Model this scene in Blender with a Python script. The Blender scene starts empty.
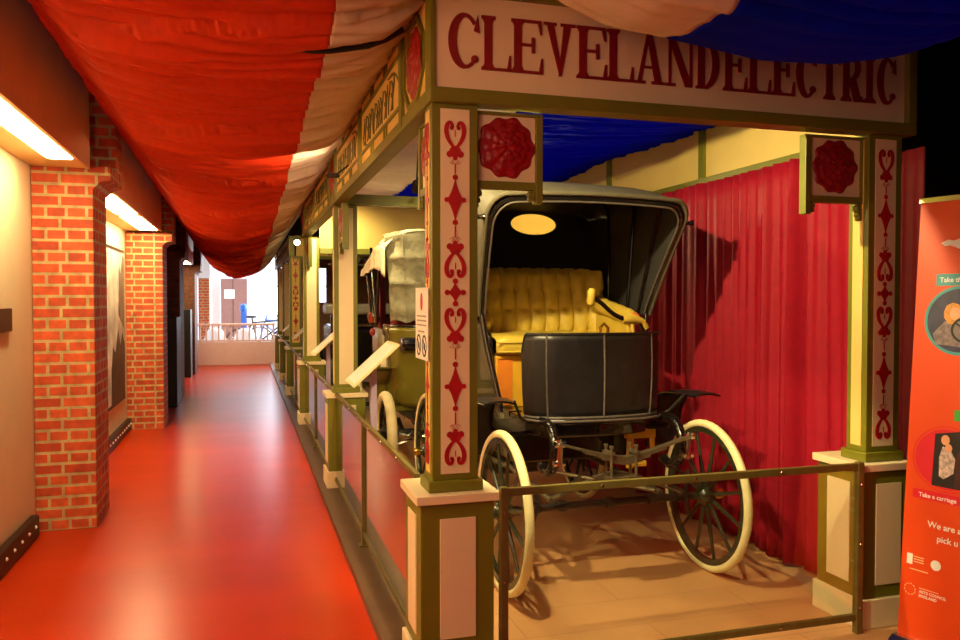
import bpy, math, random
import numpy as np
from mathutils import Vector, Matrix

random.seed(7)
PI = math.pi
sc = bpy.context.scene
COL = sc.collection

# ------------------------------------------------------------------ camera
F_PX, EYE = 794.0, 1.55
YAW, PIT = math.atan(236 / F_PX), math.atan(20 / F_PX)
cam_d = bpy.data.cameras.new('camera')
cam = bpy.data.objects.new('camera', cam_d)
COL.objects.link(cam)
cam.location = (0, 0, EYE)
cam.rotation_euler = (PI / 2 - PIT, 0, -YAW)
cam_d.sensor_width = 36
cam_d.lens = F_PX * 36 / 960
cam_d.clip_start = 0.05
cam_d.clip_end = 200
sc.camera = cam

# ------------------------------------------------------------------ world, exposure
w = bpy.data.worlds.new('world')
sc.world = w
w.use_nodes = True
w.node_tree.nodes['Background'].inputs[0].default_value = (1.0, 0.72, 0.5, 1)
w.node_tree.nodes['Background'].inputs[1].default_value = 0.10
vs = sc.view_settings
vs.view_transform = 'Standard'
vs.look = 'None'
vs.gamma = 1
vs.exposure = 0.0
vs.use_curve_mapping = False


def light(name, kind, loc, energy, color, target=None, size=0.1, size_y=None, spot=60, blend=0.4, spread=180):
    d = bpy.data.lights.new(name, kind)
    d.energy = energy
    d.color = color
    if kind == 'AREA':
        d.size = size
        d.spread = math.radians(spread)
        if size_y:
            d.shape = 'RECTANGLE'
            d.size_y = size_y
    else:
        d.shadow_soft_size = size
    if kind == 'SPOT':
        d.spot_size = math.radians(spot)
        d.spot_blend = blend
    o = bpy.data.objects.new(name, d)
    COL.objects.link(o)
    o.location = loc
    if target is not None:
        dv = Vector(target) - Vector(loc)
        o.rotation_euler = dv.to_track_quat('-Z', 'Y').to_euler()
    return o


# added fill lights, hall light above the drapes, daylight at the far end, spot lamps of the display
light('front_fill_light', 'AREA', (-0.85, 0.7, 2.25), 27, (1.0, 0.47, 0.30), (0.9, 3.0, 1.5), 0.8)  # added reddish fill beside the camera, fading across the booth fronts
light('front_fill_light', 'AREA', (0.6, -1.6, 2.6), 3, (1.0, 0.58, 0.36), (1.6, 3.0, 1.2), 1.2)  # weak added fill from behind the camera
light('overhead_hall_light', 'AREA', (1.95, 6.4, 3.5), 70, (0.72, 0.82, 1.0), (1.95, 6.4, 0.0), 1.9, 6.2, spread=60)
light('overhead_hall_light', 'AREA', (2.4, 1.7, 3.5), 5, (0.76, 0.85, 1.0), (2.4, 1.7, 0.0), 1.8, 1.4, spread=60)
light('railing_fill_light', 'AREA', (-0.2, 18.75, 2.5), 40, (1.0, 0.84, 0.66), (-0.2, 19.6, 0.2), 0.5)  # added to brighten the low wall under the railing
light('far_daylight', 'AREA', (1.6, 24.0, 3.6), 520, (0.86, 0.92, 1.0), (0, 22.5, 0.0), 4.0)
light('far_daylight_side', 'AREA', (2.9, 23.5, 1.8), 380, (0.86, 0.92, 1.0), (-1.5, 22.5, 0.8), 3.0)
WARM = (1.0, 0.80, 0.38)
light('display_or_fill_spot', 'SPOT', (0.85, 3.23, 2.66), 245, WARM, (2.35, 4.3, 1.2), 0.03, spot=120, blend=0.3)
light('front_spot_light', 'SPOT', (0.47, 2.02, 2.46), 190, WARM, (2.5, 3.7, 0.2), 0.02, spot=38, blend=0.35)
light('display_or_fill_spot', 'SPOT', (0.93, 4.55, 2.48), 45, WARM, (2.3, 3.7, 0.5), 0.03, spot=110, blend=0.6)
light('display_or_fill_spot', 'SPOT', (0.95, 6.80, 2.48), 60, WARM, (1.5, 8.4, 1.0), 0.03, spot=120, blend=0.6)
light('display_or_fill_spot', 'SPOT', (0.95, 9.40, 2.48), 55, WARM, (1.5, 11.6, 1.0), 0.03, spot=120, blend=0.6)
light('display_or_fill_spot', 'SPOT', (2.0, 6.36, 2.30), 90, WARM, (2.0, 5.4, 2.0), 0.03, spot=90, blend=0.6)  # added behind the hood so that its oval window glows
light('display_or_fill_spot', 'SPOT', (1.25, 5.9, 2.30), 26, WARM, (1.5, 7.0, 1.6), 0.03, spot=80, blend=0.6)
light('display_or_fill_spot', 'SPOT', (0.45, 4.0, 2.45), 26, (1.0, 0.50, 0.16), (0.8, 6.45, 1.5), 0.04, spot=60, blend=0.6)
light('display_or_fill_spot', 'SPOT', (0.45, 7.2, 2.35), 28, (1.0, 0.54, 0.16), (0.8, 9.85, 1.5), 0.04, spot=60, blend=0.6)
light('display_or_fill_spot', 'SPOT', (0.55, 10.6, 2.25), 50, (1.0, 0.72, 0.25), (0.8, 13.0, 1.6), 0.04, spot=60, blend=0.6)
light('drape_fill_light', 'SPOT', (0.50, 5.45, 2.40), 17, (1.0, 0.68, 0.42), (-0.45, 6.8, 2.62), 0.03, spot=150, blend=0.9)  # added to brighten the drape; its small fixture is invented


# ------------------------------------------------------------------ materials
def lin(c):
    c = c / 255
    return c / 12.92 if c <= 0.04045 else ((c + 0.055) / 1.055) ** 2.4


def rgb(r, g, b):
    return (lin(r), lin(g), lin(b), 1)


MATS = {}


def mat(name, col, rough=0.5, metal=0.0, var=0.12, scale=12.0, bump=0.0, bscale=60.0, spec=0.5, emit=None, transl=0.0, stretch=None, coat=0.0):
    """Principled material with procedural tonal variation and optional bump."""
    if name in MATS:
        return MATS[name]
    m = bpy.data.materials.new(name)
    m.use_nodes = True
    nt = m.node_tree
    nd, lk = nt.nodes, nt.links
    p = nd['Principled BSDF']
    p.inputs['Roughness'].default_value = rough
    p.inputs['Metallic'].default_value = metal
    p.inputs['Specular IOR Level'].default_value = spec
    p.inputs['Coat Weight'].default_value = coat
    c = rgb(*col)
    tc = nd.new('ShaderNodeTexCoord')
    mp = nd.new('ShaderNodeMapping')
    lk.new(tc.outputs['Object'], mp.inputs['Vector'])
    if stretch:
        mp.inputs['Scale'].default_value = stretch
    nz = nd.new('ShaderNodeTexNoise')
    nz.inputs['Scale'].default_value = scale
    nz.inputs['Detail'].default_value = 4
    lk.new(mp.outputs['Vector'], nz.inputs['Vector'])
    rp = nd.new('ShaderNodeValToRGB')
    rp.color_ramp.elements[0].position = 0.3
    rp.color_ramp.elements[1].position = 0.7
    rp.color_ramp.elements[0].color = tuple(x * (1 - var) for x in c[:3]) + (1,)
    rp.color_ramp.elements[1].color = tuple(min(1, x * (1 + var)) for x in c[:3]) + (1,)
    lk.new(nz.outputs['Fac'], rp.inputs['Fac'])
    lk.new(rp.outputs['Color'], p.inputs['Base Color'])
    if bump:
        nb = nd.new('ShaderNodeTexNoise')
        nb.inputs['Scale'].default_value = bscale
        nb.inputs['Detail'].default_value = 3
        lk.new(mp.outputs['Vector'], nb.inputs['Vector'])
        b = nd.new('ShaderNodeBump')
        b.inputs['Strength'].default_value = bump
        b.inputs['Distance'].default_value = 0.02
        lk.new(nb.outputs['Fac'], b.inputs['Height'])
        lk.new(b.outputs['Normal'], p.inputs['Normal'])
    if emit:
        p.inputs['Emission Color'].default_value = rgb(*emit[0])
        p.inputs['Emission Strength'].default_value = emit[1]
    if transl:
        t = nd.new('ShaderNodeBsdfTranslucent')
        lk.new(rp.outputs['Color'], t.inputs['Color'])
        mx = nd.new('ShaderNodeMixShader')
        mx.inputs[0].default_value = transl
        lk.new(p.outputs[0], mx.inputs[1])
        lk.new(t.outputs[0], mx.inputs[2])
        lk.new(mx.outputs[0], nd['Material Output'].inputs['Surface'])
    MATS[name] = m
    return m


def brick_mat(name, c1, c2, mortar, row=0.075, width=0.225):
    m = bpy.data.materials.new(name)
    m.use_nodes = True
    nd, lk = m.node_tree.nodes, m.node_tree.links
    p = nd['Principled BSDF']
    p.inputs['Roughness'].default_value = 0.7
    g = nd.new('ShaderNodeNewGeometry')
    s = nd.new('ShaderNodeSeparateXYZ')
    lk.new(g.outputs['Position'], s.inputs[0])
    a = nd.new('ShaderNodeMath')
    a.operation = 'ADD'
    lk.new(s.outputs['X'], a.inputs[0])
    lk.new(s.outputs['Y'], a.inputs[1])
    cb = nd.new('ShaderNodeCombineXYZ')
    lk.new(a.outputs[0], cb.inputs['X'])
    lk.new(s.outputs['Z'], cb.inputs['Y'])
    br = nd.new('ShaderNodeTexBrick')
    br.inputs['Color1'].default_value = rgb(*c1)
    br.inputs['Color2'].default_value = rgb(*c2)
    br.inputs['Mortar'].default_value = rgb(*mortar)
    br.inputs['Scale'].default_value = 1
    br.inputs['Mortar Size'].default_value = 0.0105
    br.inputs['Mortar Smooth'].default_value = 0.2
    br.inputs['Bias'].default_value = -0.1
    br.inputs['Brick Width'].default_value = width
    br.inputs['Row Height'].default_value = row
    br.offset = 0.5
    br.squash = 0.55
    br.squash_frequency = 2
    lk.new(cb.outputs[0], br.inputs['Vector'])
    nz = nd.new('ShaderNodeTexNoise')
    nz.inputs['Scale'].default_value = 14
    nz.inputs['Detail'].default_value = 6
    lk.new(g.outputs['Position'], nz.inputs['Vector'])
    mx = nd.new('ShaderNodeMix')
    mx.data_type = 'RGBA'
    mx.blend_type = 'MULTIPLY'
    mx.inputs[0].default_value = 0.75
    rp = nd.new('ShaderNodeValToRGB')
    rp.color_ramp.elements[0].position = 0.3
    rp.color_ramp.elements[0].color = (0.5, 0.45, 0.42, 1)
    rp.color_ramp.elements[1].position = 0.65
    rp.color_ramp.elements[1].color = (1, 1, 1, 1)
    lk.new(nz.outputs['Fac'], rp.inputs[0])
    lk.new(br.outputs['Color'], mx.inputs[6])
    lk.new(rp.outputs[0], mx.inputs[7])
    lk.new(mx.outputs[2], p.inputs['Base Color'])
    b = nd.new('ShaderNodeBump')
    b.inputs['Strength'].default_value = 0.6
    b.inputs['Distance'].default_value = 0.006
    b.invert = True
    lk.new(br.outputs['Fac'], b.inputs['Height'])
    lk.new(b.outputs[0], p.inputs['Normal'])
    return m


def glass_mat(name, tint=(0.93, 0.96, 0.93), base=0.04, gain=0.92, power=1.6):
    m = bpy.data.materials.new(name)
    m.use_nodes = True
    nd, lk = m.node_tree.nodes, m.node_tree.links
    nd.remove(nd['Principled BSDF'])
    tr = nd.new('ShaderNodeBsdfTransparent')
    tr.inputs[0].default_value = tint + (1,)
    gl = nd.new('ShaderNodeBsdfGlossy')
    gl.inputs['Roughness'].default_value = 0.02
    lw = nd.new('ShaderNodeLayerWeight')
    lw.inputs[0].default_value = 0.5
    pw = nd.new('ShaderNodeMath')
    pw.operation = 'POWER'
    pw.inputs[1].default_value = power
    lk.new(lw.outputs['Facing'], pw.inputs[0])
    ma = nd.new('ShaderNodeMath')
    ma.operation = 'MULTIPLY_ADD'
    ma.inputs[1].default_value = gain
    ma.inputs[2].default_value = base
    lk.new(pw.outputs[0], ma.inputs[0])
    mx = nd.new('ShaderNodeMixShader')
    lk.new(ma.outputs[0], mx.inputs[0])
    lk.new(tr.outputs[0], mx.inputs[1])
    lk.new(gl.outputs[0], mx.inputs[2])
    lk.new(mx.outputs[0], nd['Material Output'].inputs['Surface'])
    return m


def board_mat(name, col, width=0.3):
    """tan sheet flooring with faint joints"""
    m = mat(name, col, rough=0.5, var=0.08, scale=3)
    nd, lk = m.node_tree.nodes, m.node_tree.links
    br = nd.new('ShaderNodeTexBrick')
    br.inputs['Color1'].default_value = (1, 1, 1, 1)
    br.inputs['Color2'].default_value = (0.93, 0.92, 0.9, 1)
    br.inputs['Mortar'].default_value = (0.7, 0.66, 0.6, 1)
    br.inputs['Scale'].default_value = 1
    br.inputs['Mortar Size'].default_value = 0.003
    br.inputs['Brick Width'].default_value = 1.2
    br.inputs['Row Height'].default_value = width
    lk.new(nd['Mapping'].outputs[0], br.inputs['Vector'])
    mx = nd.new('ShaderNodeMix')
    mx.data_type = 'RGBA'
    mx.blend_type = 'MULTIPLY'
    mx.inputs[0].default_value = 1
    lk.new(nd['Color Ramp'].outputs[0], mx.inputs[6])
    lk.new(br.outputs[0], mx.inputs[7])
    lk.new(mx.outputs[2], nd['Principled BSDF'].inputs['Base Color'])
    return m


M_FLOOR = mat('red_floor_paint', (184, 49, 11), rough=0.28, var=0.10, scale=1.3, bump=0.10, bscale=2.5, spec=0.16, stretch=(0.5, 1.4, 1))
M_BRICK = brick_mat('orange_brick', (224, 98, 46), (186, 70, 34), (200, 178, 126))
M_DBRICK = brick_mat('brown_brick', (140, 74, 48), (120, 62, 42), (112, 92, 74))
M_WALL = mat('cream_wall_paint', (238, 218, 178), rough=0.6, var=0.03, scale=4)
M_SOFFIT = mat('terracotta_paint', (226, 168, 126), rough=0.55, var=0.05, scale=3)
M_SOFB = mat('soffit_cream', (232, 196, 130), rough=0.6, var=0.03)
M_BLACK = mat('black_paint', (14, 12, 12), rough=0.5, var=0.2)
M_DARK = mat('dark_brown_board', (44, 30, 20), rough=0.45, var=0.25, scale=20)
M_STUD = mat('white_stud', (240, 236, 225), rough=0.3, var=0.02)
M_TUBE = mat('light_diffuser', (255, 250, 235), rough=0.4, var=0.01, emit=((255, 232, 172), 42.0))
M_GREEN = mat('olive_green_paint', (115, 115, 24), rough=0.45, var=0.08, scale=6)
M_DGREEN = mat('dark_green_paint', (58, 66, 26), rough=0.45, var=0.1, scale=6)
M_CREAM = mat('cream_panel_paint', (236, 218, 176), rough=0.5, var=0.03, scale=5)
M_CARM = mat('carmine_paint', (176, 14, 24), rough=0.45, var=0.1, scale=30)
M_SIGNRED = mat('sign_red_paint', (134, 10, 20), rough=0.45, var=0.06, scale=20)
M_CARMR = mat('carmine_relief', (150, 10, 20), rough=0.4, var=0.25, scale=60, bump=0.2, bscale=50)
M_YEL = mat('yellow_or_lit_cream_paint', (230, 200, 116), rough=0.55, var=0.03, scale=4)  # frieze paint; on fascia and shaft sides, yellow light put into cream
M_BRONZE = mat('bronze_metal', (116, 106, 52), rough=0.42, metal=0.35, var=0.12, scale=25)
M_CHROME = mat('chrome', (210, 205, 195), rough=0.18, metal=1.0, var=0.05)
M_GLASS = glass_mat('barrier_glass')
M_RCLOTH = mat('red_drape_cloth', (222, 60, 18), rough=0.62, var=0.06, scale=30, transl=0.25, spec=0.3)
M_WCLOTH = mat('white_drape_cloth', (226, 208, 182), rough=0.65, var=0.04, scale=30, transl=0.25, spec=0.3)
M_BCLOTH = mat('blue_drape_cloth', (10, 30, 176), rough=0.75, var=0.1, scale=30, transl=0.45, spec=0.08)
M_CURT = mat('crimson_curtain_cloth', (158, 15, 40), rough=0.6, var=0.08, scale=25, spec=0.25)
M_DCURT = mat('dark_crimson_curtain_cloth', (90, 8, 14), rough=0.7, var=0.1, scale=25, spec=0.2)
M_TAN = board_mat('tan_sheet_floor', (204, 152, 104))
M_EDGE = mat('brown_step_edge', (92, 66, 42), rough=0.5, var=0.15, scale=8)
M_LEATH = mat('black_leather', (24, 21, 23), rough=0.42, var=0.3, scale=14, bump=0.12, bscale=30, spec=0.5)
M_PIPE = mat('worn_leather_piping', (88, 80, 74), rough=0.5, var=0.2, scale=40)
M_LACQ = mat('black_lacquer', (20, 16, 15), rough=0.2, var=0.2, spec=0.6, coat=0.4)
M_IRON = mat('dark_greased_iron', (50, 44, 38), rough=0.4, metal=0.5, var=0.25, scale=30)
M_STEEL = mat('worn_steel', (128, 116, 92), rough=0.35, metal=0.7, var=0.2, scale=30)
M_SPOKE = mat('dark_green_wood', (44, 50, 34), rough=0.25, var=0.15, scale=20, coat=0.3)
M_TYRE = mat('cream_rubber_tyre', (240, 226, 176), rough=0.6, var=0.06, scale=15, bump=0.1, bscale=40)
M_HOODIN = mat('black_hood_lining', (44, 41, 38), rough=0.75, var=0.2, scale=10)
M_HOODOUT = mat('grey_hood_canvas', (88, 82, 64), rough=0.7, var=0.1, scale=15, bump=0.15, bscale=80)
M_TUFT = mat('mustard_leather', (202, 174, 64), rough=0.5, var=0.1, scale=14, bump=0.08, bscale=40)
M_YPAINT = mat('yellow_panel_paint', (224, 172, 48), rough=0.45, var=0.1, scale=10)
M_OLIVE = mat('olive_coach_paint', (112, 104, 34), rough=0.16, var=0.1, scale=5, coat=0.6)
M_CANVAS = mat('crumpled_grey_canvas', (138, 132, 106), rough=0.8, var=0.22, scale=16, bump=0.8, bscale=14)
M_CANVL = mat('pale_canvas', (226, 216, 184), rough=0.8, var=0.1, scale=12, bump=0.4, bscale=20)
M_RLEATH = mat('red_leather', (140, 22, 22), rough=0.4, var=0.2, scale=20)
M_BRASS = mat('brass', (206, 160, 70), rough=0.25, metal=0.9, var=0.1)
M_LILAC = mat('lilac_paint', (176, 158, 190), rough=0.5, var=0.04)
M_BOARD = mat('cream_board', (236, 214, 166), rough=0.5, var=0.04)
M_PAPER = mat('white_paper', (236, 230, 218), rough=0.7, var=0.02)
M_PINKW = mat('pinkish_white_paint', (236, 204, 186), rough=0.5, var=0.03)
M_WHITE = mat('white_paint', (238, 238, 240), rough=0.6, var=0.02)
M_INK = mat('black_ink', (28, 26, 26), rough=0.6, var=0.05)
M_LETG = mat('moss_green_paint', (84, 88, 34), rough=0.5, var=0.1)
M_BAN = mat('orange_banner_vinyl', (222, 70, 8), rough=0.45, var=0.03, scale=2)
M_TEAL = mat('teal_print', (60, 150, 160), rough=0.45, var=0.05)
M_PINK = mat('crimson_print', (214, 22, 50), rough=0.45, var=0.05)
M_LGREEN = mat('green_print', (60, 160, 60), rough=0.45, var=0.05)
M_DOORBR = mat('brown_door_paint', (140, 96, 84), rough=0.5, var=0.08)
M_BLUE = mat('blue_enamel', (40, 90, 170), rough=0.3, var=0.1)
M_GREYF = mat('grey_screed', (150, 140, 136), rough=0.5, var=0.08)
M_WIN = mat('bright_window_pane', (250, 250, 255), rough=0.3, var=0.01, emit=((226, 238, 255), 5.0))
M_LAMPON = mat('lit_lamp_lens', (255, 245, 220), rough=0.3, var=0.01, emit=((255, 236, 190), 30.0))


# ------------------------------------------------------------------ mesh building
class MB:
    def __init__(self):
        self.v = []
        self.f = []

    def add(self, vs_, fs):
        o = len(self.v)
        self.v += [tuple(map(float, p)) for p in vs_]
        self.f += [tuple(i + o for i in f) for f in fs]
        return self

    def box(self, x0, y0, z0, x1, y1, z1):
        vs_ = [(x, y, z) for z in (z0, z1) for y in (y0, y1) for x in (x0, x1)]
        return self.add(vs_, [(0, 2, 3, 1), (4, 5, 7, 6), (0, 1, 5, 4), (2, 6, 7, 3), (0, 4, 6, 2), (1, 3, 7, 5)])

    def beam(self, p, q, wd, ht, up=(0, 0, 1)):
        p, q = Vector(p), Vector(q)
        d = (q - p).normalized()
        s = d.cross(Vector(up))
        if s.length < 1e-4:
            s = d.cross(Vector((0, 1, 0)))
        s.normalize()
        u = s.cross(d)
        vs_ = []
        for c in (p, q):
            for a, b in ((-1, -1), (1, -1), (1, 1), (-1, 1)):
                vs_.append(c + s * wd / 2 * a + u * ht / 2 * b)
        return self.add(vs_, [(3, 2, 1, 0), (4, 5, 6, 7), (0, 1, 5, 4), (1, 2, 6, 5), (2, 3, 7, 6), (3, 0, 4, 7)])

    def tube(self, pts, r, n=10, caps=True, closed=False):
        pts = [Vector(p) for p in pts]
        k = len(pts)
        rs = r if isinstance(r, (list, tuple)) else [r] * k
        prev = None
        rings = []
        for i, p in enumerate(pts):
            if closed:
                t = pts[(i + 1) % k] - pts[i - 1]
            else:
                t = pts[min(i + 1, k - 1)] - pts[max(i - 1, 0)]
            t.normalize()
            if prev is None:
                a = Vector((0, 0, 1)) if abs(t.z) < 0.9 else Vector((1, 0, 0))
                s = t.cross(a).normalized()
            else:
                s = (prev - t * prev.dot(t)).normalized()
            prev = s
            b = t.cross(s)
            rings.append([p + (s * math.cos(2 * PI * j / n) + b * math.sin(2 * PI * j / n)) * rs[i] for j in range(n)])
        vs_ = [q for ring in rings for q in ring]
        fs = []
        for i in range(k if closed else k - 1):
            i2 = (i + 1) % k
            for j in range(n):
                j2 = (j + 1) % n
                fs.append((i * n + j, i * n + j2, i2 * n + j2, i2 * n + j))
        if caps and not closed:
            fs.append(tuple(range(n))[::-1])
            fs.append(tuple((k - 1) * n + j for j in range(n)))
        return self.add(vs_, fs)

    def lathe(self, prof, o, axis, n=24, closed=False):
        """prof: list of (r, h) along axis"""
        ax = Vector(axis).normalized()
        a = Vector((0, 0, 1)) if abs(ax.z) < 0.9 else Vector((1, 0, 0))
        s = ax.cross(a).normalized()
        b = ax.cross(s)
        o = Vector(o)
        vs_ = []
        for r, h in prof:
            for j in range(n):
                t = 2 * PI * j / n
                vs_.append(o + ax * h + (s * math.cos(t) + b * math.sin(t)) * r)
        k = len(prof)
        fs = []
        for i in range(k if closed else k - 1):
            i2 = (i + 1) % k
            for j in range(n):
                j2 = (j + 1) % n
                fs.append((i * n + j, i2 * n + j, i2 * n + j2, i * n + j2))
        if not closed:
            if prof[0][0] > 1e-5:
                fs.append(tuple(range(n)))
            if prof[-1][0] > 1e-5:
                fs.append(tuple((k - 1) * n + j for j in range(n))[::-1])
        return self.add(vs_, fs)

    def prism(self, poly, fr, d0, d1):
        """poly (a,b) list ccw, fr = (origin,u,v); extruded along u x v from d0 to d1"""
        o, u, v = (Vector(x) for x in fr)
        nn = u.cross(v)
        k = len(poly)
        vs_ = [o + u * a + v * b + nn * d0 for a, b in poly] + [o + u * a + v * b + nn * d1 for a, b in poly]
        fs = [tuple(range(k))[::-1], tuple(range(k, 2 * k))]
        for i in range(k):
            j = (i + 1) % k
            fs.append((i, j, k + j, k + i))
        return self.add(vs_, fs)

    def ribbon(self, pts, ws, fr, d0, d1):
        """flat band along 2-D points with widths"""
        k = len(pts)
        wl = ws if isinstance(ws, (list, tuple)) else [ws] * k
        L, R = [], []
        for i in range(k):
            ax = pts[min(i + 1, k - 1)][0] - pts[max(i - 1, 0)][0]
            ay = pts[min(i + 1, k - 1)][1] - pts[max(i - 1, 0)][1]
            l = math.hypot(ax, ay) or 1
            nx, ny = -ay / l, ax / l
            L.append((pts[i][0] + nx * wl[i] / 2, pts[i][1] + ny * wl[i] / 2))
            R.append((pts[i][0] - nx * wl[i] / 2, pts[i][1] - ny * wl[i] / 2))
        o, u, v = (Vector(x) for x in fr)
        nn = u.cross(v)
        vs_ = []
        for i in range(k):
            for q, d in ((R[i], d0), (L[i], d0), (L[i], d1), (R[i], d1)):
                vs_.append(o + u * q[0] + v * q[1] + nn * d)
        fs = [(0, 1, 2, 3), tuple(4 * (k - 1) + i for i in (3, 2, 1, 0))]
        for i in range(k - 1):
            a, b = 4 * i, 4 * (i + 1)
            for j in range(4):
                j2 = (j + 1) % 4
                fs.append((a + j, b + j, b + j2, a + j2))
        return self.add(vs_, fs)

    def disc(self, c, r, fr, d0, d1, n=20, ry=None):
        ry = ry or r
        return self.prism([(c[0] + r * math.cos(2 * PI * i / n), c[1] + ry * math.sin(2 * PI * i / n)) for i in range(n)], fr, d0, d1)

    def grid(self, fn, nu, nv):
        vs_ = [fn(i / nu, j / nv) for j in range(nv + 1) for i in range(nu + 1)]
        fs = []
        for j in range(nv):
            for i in range(nu):
                a = j * (nu + 1) + i
                fs.append((a, a + 1, a + nu + 2, a + nu + 1))
        return self.add(vs_, fs)

    def ell(self, c, r, n=12, m=8):
        c = Vector(c)
        vs_ = []
        for j in range(m + 1):
            t = PI * j / m
            for i in range(n):
                a = 2 * PI * i / n
                vs_.append((c.x + r[0] * math.sin(t) * math.cos(a), c.y + r[1] * math.sin(t) * math.sin(a), c.z + r[2] * math.cos(t)))
        fs = []
        for j in range(m):
            for i in range(n):
                i2 = (i + 1) % n
                fs.append((j * n + i, (j + 1) * n + i, (j + 1) * n + i2, j * n + i2))
        return self.add(vs_, fs)


def base_of(o):
    return Vector(o.get('_at', (0, 0, 0))) if o else Vector((0, 0, 0))


AT = {}


def obj(name, mb, m, parent=None, smooth=False, bevel=0.0, solid=0.0, at=None):
    """link one mesh; vertices are given in world space"""
    off = AT[parent.name] if parent else Vector(at or (0, 0, 0))
    me = bpy.data.meshes.new(name)
    me.from_pydata([(p[0] - off.x, p[1] - off.y, p[2] - off.z) for p in mb.v], [], mb.f)
    me.update()
    import bmesh
    bm = bmesh.new()
    bm.from_mesh(me)
    bmesh.ops.remove_doubles(bm, verts=bm.verts, dist=1e-6)
    bmesh.ops.recalc_face_normals(bm, faces=bm.faces)
    bm.to_mesh(me)
    bm.free()
    me.materials.append(m)
    if smooth:
        me.shade_smooth()
        try:
            me.set_sharp_from_angle(angle=math.radians(40))
        except Exception:
            pass
    o = bpy.data.objects.new(name, me)
    COL.objects.link(o)
    if parent:
        o.parent = parent
        AT[o.name] = off
    else:
        o.location = off
        AT[o.name] = off
    if solid:
        md = o.modifiers.new('Solidify', 'SOLIDIFY')
        md.thickness = solid
        md.offset = 0
    if bevel:
        md = o.modifiers.new('Bevel', 'BEVEL')
        md.width = bevel
        md.segments = 2
        md.limit_method = 'ANGLE'
        md.angle_limit = math.radians(50)
    return o


def tag(o, label, cat, group=None, kind=None):
    o['label'] = label
    o['category'] = cat
    if group:
        o['group'] = group
    if kind:
        o['kind'] = kind
    return o


def thing(name, label, cat, at, group=None):
    o = bpy.data.objects.new(name, None)
    o.empty_display_size = 0.1
    COL.objects.link(o)
    o.location = at
    AT[o.name] = Vector(at)
    return tag(o, label, cat, group)


def struct(name, mb, m, label=None, **k):
    o = obj(name, mb, m, **k)
    o['kind'] = 'structure'
    if label:
        o['label'] = label
    return o


def copy_tree(o, loc, label=None, parent=None):
    c = o.copy()
    COL.objects.link(c)
    if parent:
        c.parent = parent
    else:
        c.location = loc
    AT[c.name] = Vector(loc)
    if label:
        c['label'] = label
    for ch in list(o.children):
        copy_tree(ch, loc, None, c)
    return c


B = MB
X3, Z3 = Vector((1, 0, 0)), Vector((0, 0, 1))


def front(x, y, z):
    return ((x, y, z), (1, 0, 0), (0, 0, 1))       # faces -y


def side(x, y, z):
    return ((x, y, z), (0, -1, 0), (0, 0, 1))      # faces -x


# ------------------------------------------------------------------ structure
ZP = 0.04          # platform height of the display
struct('floor', B().box(-3.2, -3.5, -0.05, 4.6, 20.0, 0.0), M_FLOOR, 'glossy orange-red floor')
struct('floor_far', B().box(-4, 20.0, -0.05, 6, 28.2, 0.0), M_GREYF)
struct('ceiling', B().box(-3.2, -3.5, 3.55, 5.0, 20.0, 3.65), M_BLACK)
struct('wall_left', B().box(-1.55, -3.5, 0, -1.35, 11.3, 3.55), M_WALL, 'cream wall of the corridor')
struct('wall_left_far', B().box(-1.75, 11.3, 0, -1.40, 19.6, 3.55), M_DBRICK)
struct('wall_right', B().box(4.3, -3.5, 0, 4.45, 20.0, 3.55), M_BLACK)
struct('trim_1', B().box(0.575, 2.78, 0.0, 0.60, 19.7, 0.045), M_EDGE)
struct('trim_2', B().box(0.575, 2.755, 0.0, 3.1, 2.78, 0.045), M_EDGE)
struct('floor_display', B().box(0.60, 2.78, 0.0, 4.3, 19.7, ZP), M_TAN, 'tan floor of the raised display')
struct('floor_strip', B().box(0.60, 2.785, ZP, 0.74, 19.7, ZP + 0.004), M_EDGE)


# far room
g0 = B().box(1.0, 19.60, 0, 1.58, 19.68, 2.62)
g0.box(1.92, 19.60, 0, 4.3, 19.68, 2.62)
g0.box(1.58, 19.60, 0, 1.92, 19.68, 1.50)
g0.box(1.58, 19.60, 2.32, 1.92, 19.68, 2.62)
struct('wall_display_back', g0, mat('brown_timber_wall', (120, 84, 48), rough=.6, var=.15))
struct('wall_header', B().box(-3.2, 19.92, 2.62, 4.45, 19.99, 3.55), M_BLACK)
struct('wall_far', B().box(-4, 28.0, 0, 6, 28.2, 4.2), M_WHITE)
struct('wall_far_left', B().box(-2.4, 20.0, 0, -2.2, 28.0, 4.2), M_WHITE)
struct('wall_far_right', B().box(3.6, 20.2, 0, 3.8, 28.0, 4.2), M_WHITE)
struct('ceiling_far', B().box(-4, 20.0, 4.0, 6, 28.2, 4.2), M_WHITE)
for i, (x0, x1) in enumerate(((0.75, 1.75), (1.95, 2.95))):
    fr_ = struct('window_%d' % (i + 1), B().box(x0 - .06, 27.93, 0.9, x1 + .06, 27.995, 3.3), M_WHITE)
    obj('pane', B().box(x0, 27.91, 0.96, x1, 27.93, 3.24), M_WIN, fr_)
    obj('glazing_bar', B().box(x0, 27.895, 2.0, x1, 27.91, 2.05), M_WHITE, fr_)
    obj('glazing_bar', B().box((x0 + x1) / 2 - .02, 27.895, 0.96, (x0 + x1) / 2 + .02, 27.91, 3.24), M_WHITE, fr_)
d_ = struct('door_1', B().box(-0.80, 27.90, 0.0, 0.10, 27.99, 2.26), M_DOORBR, 'brown door with a white notice beyond the railing')
obj('notice', B().box(-0.63, 27.885, 1.60, -0.30, 27.90, 1.90), M_PAPER, d_)
obj('handle', B().box(0.02, 27.86, 1.0, 0.05, 27.90, 1.2), M_CHROME, d_)
obj('door_leaf_joint', B().box(-0.36, 27.892, 0.0, -0.34, 27.90, 2.25), M_DARK, d_)


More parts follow.
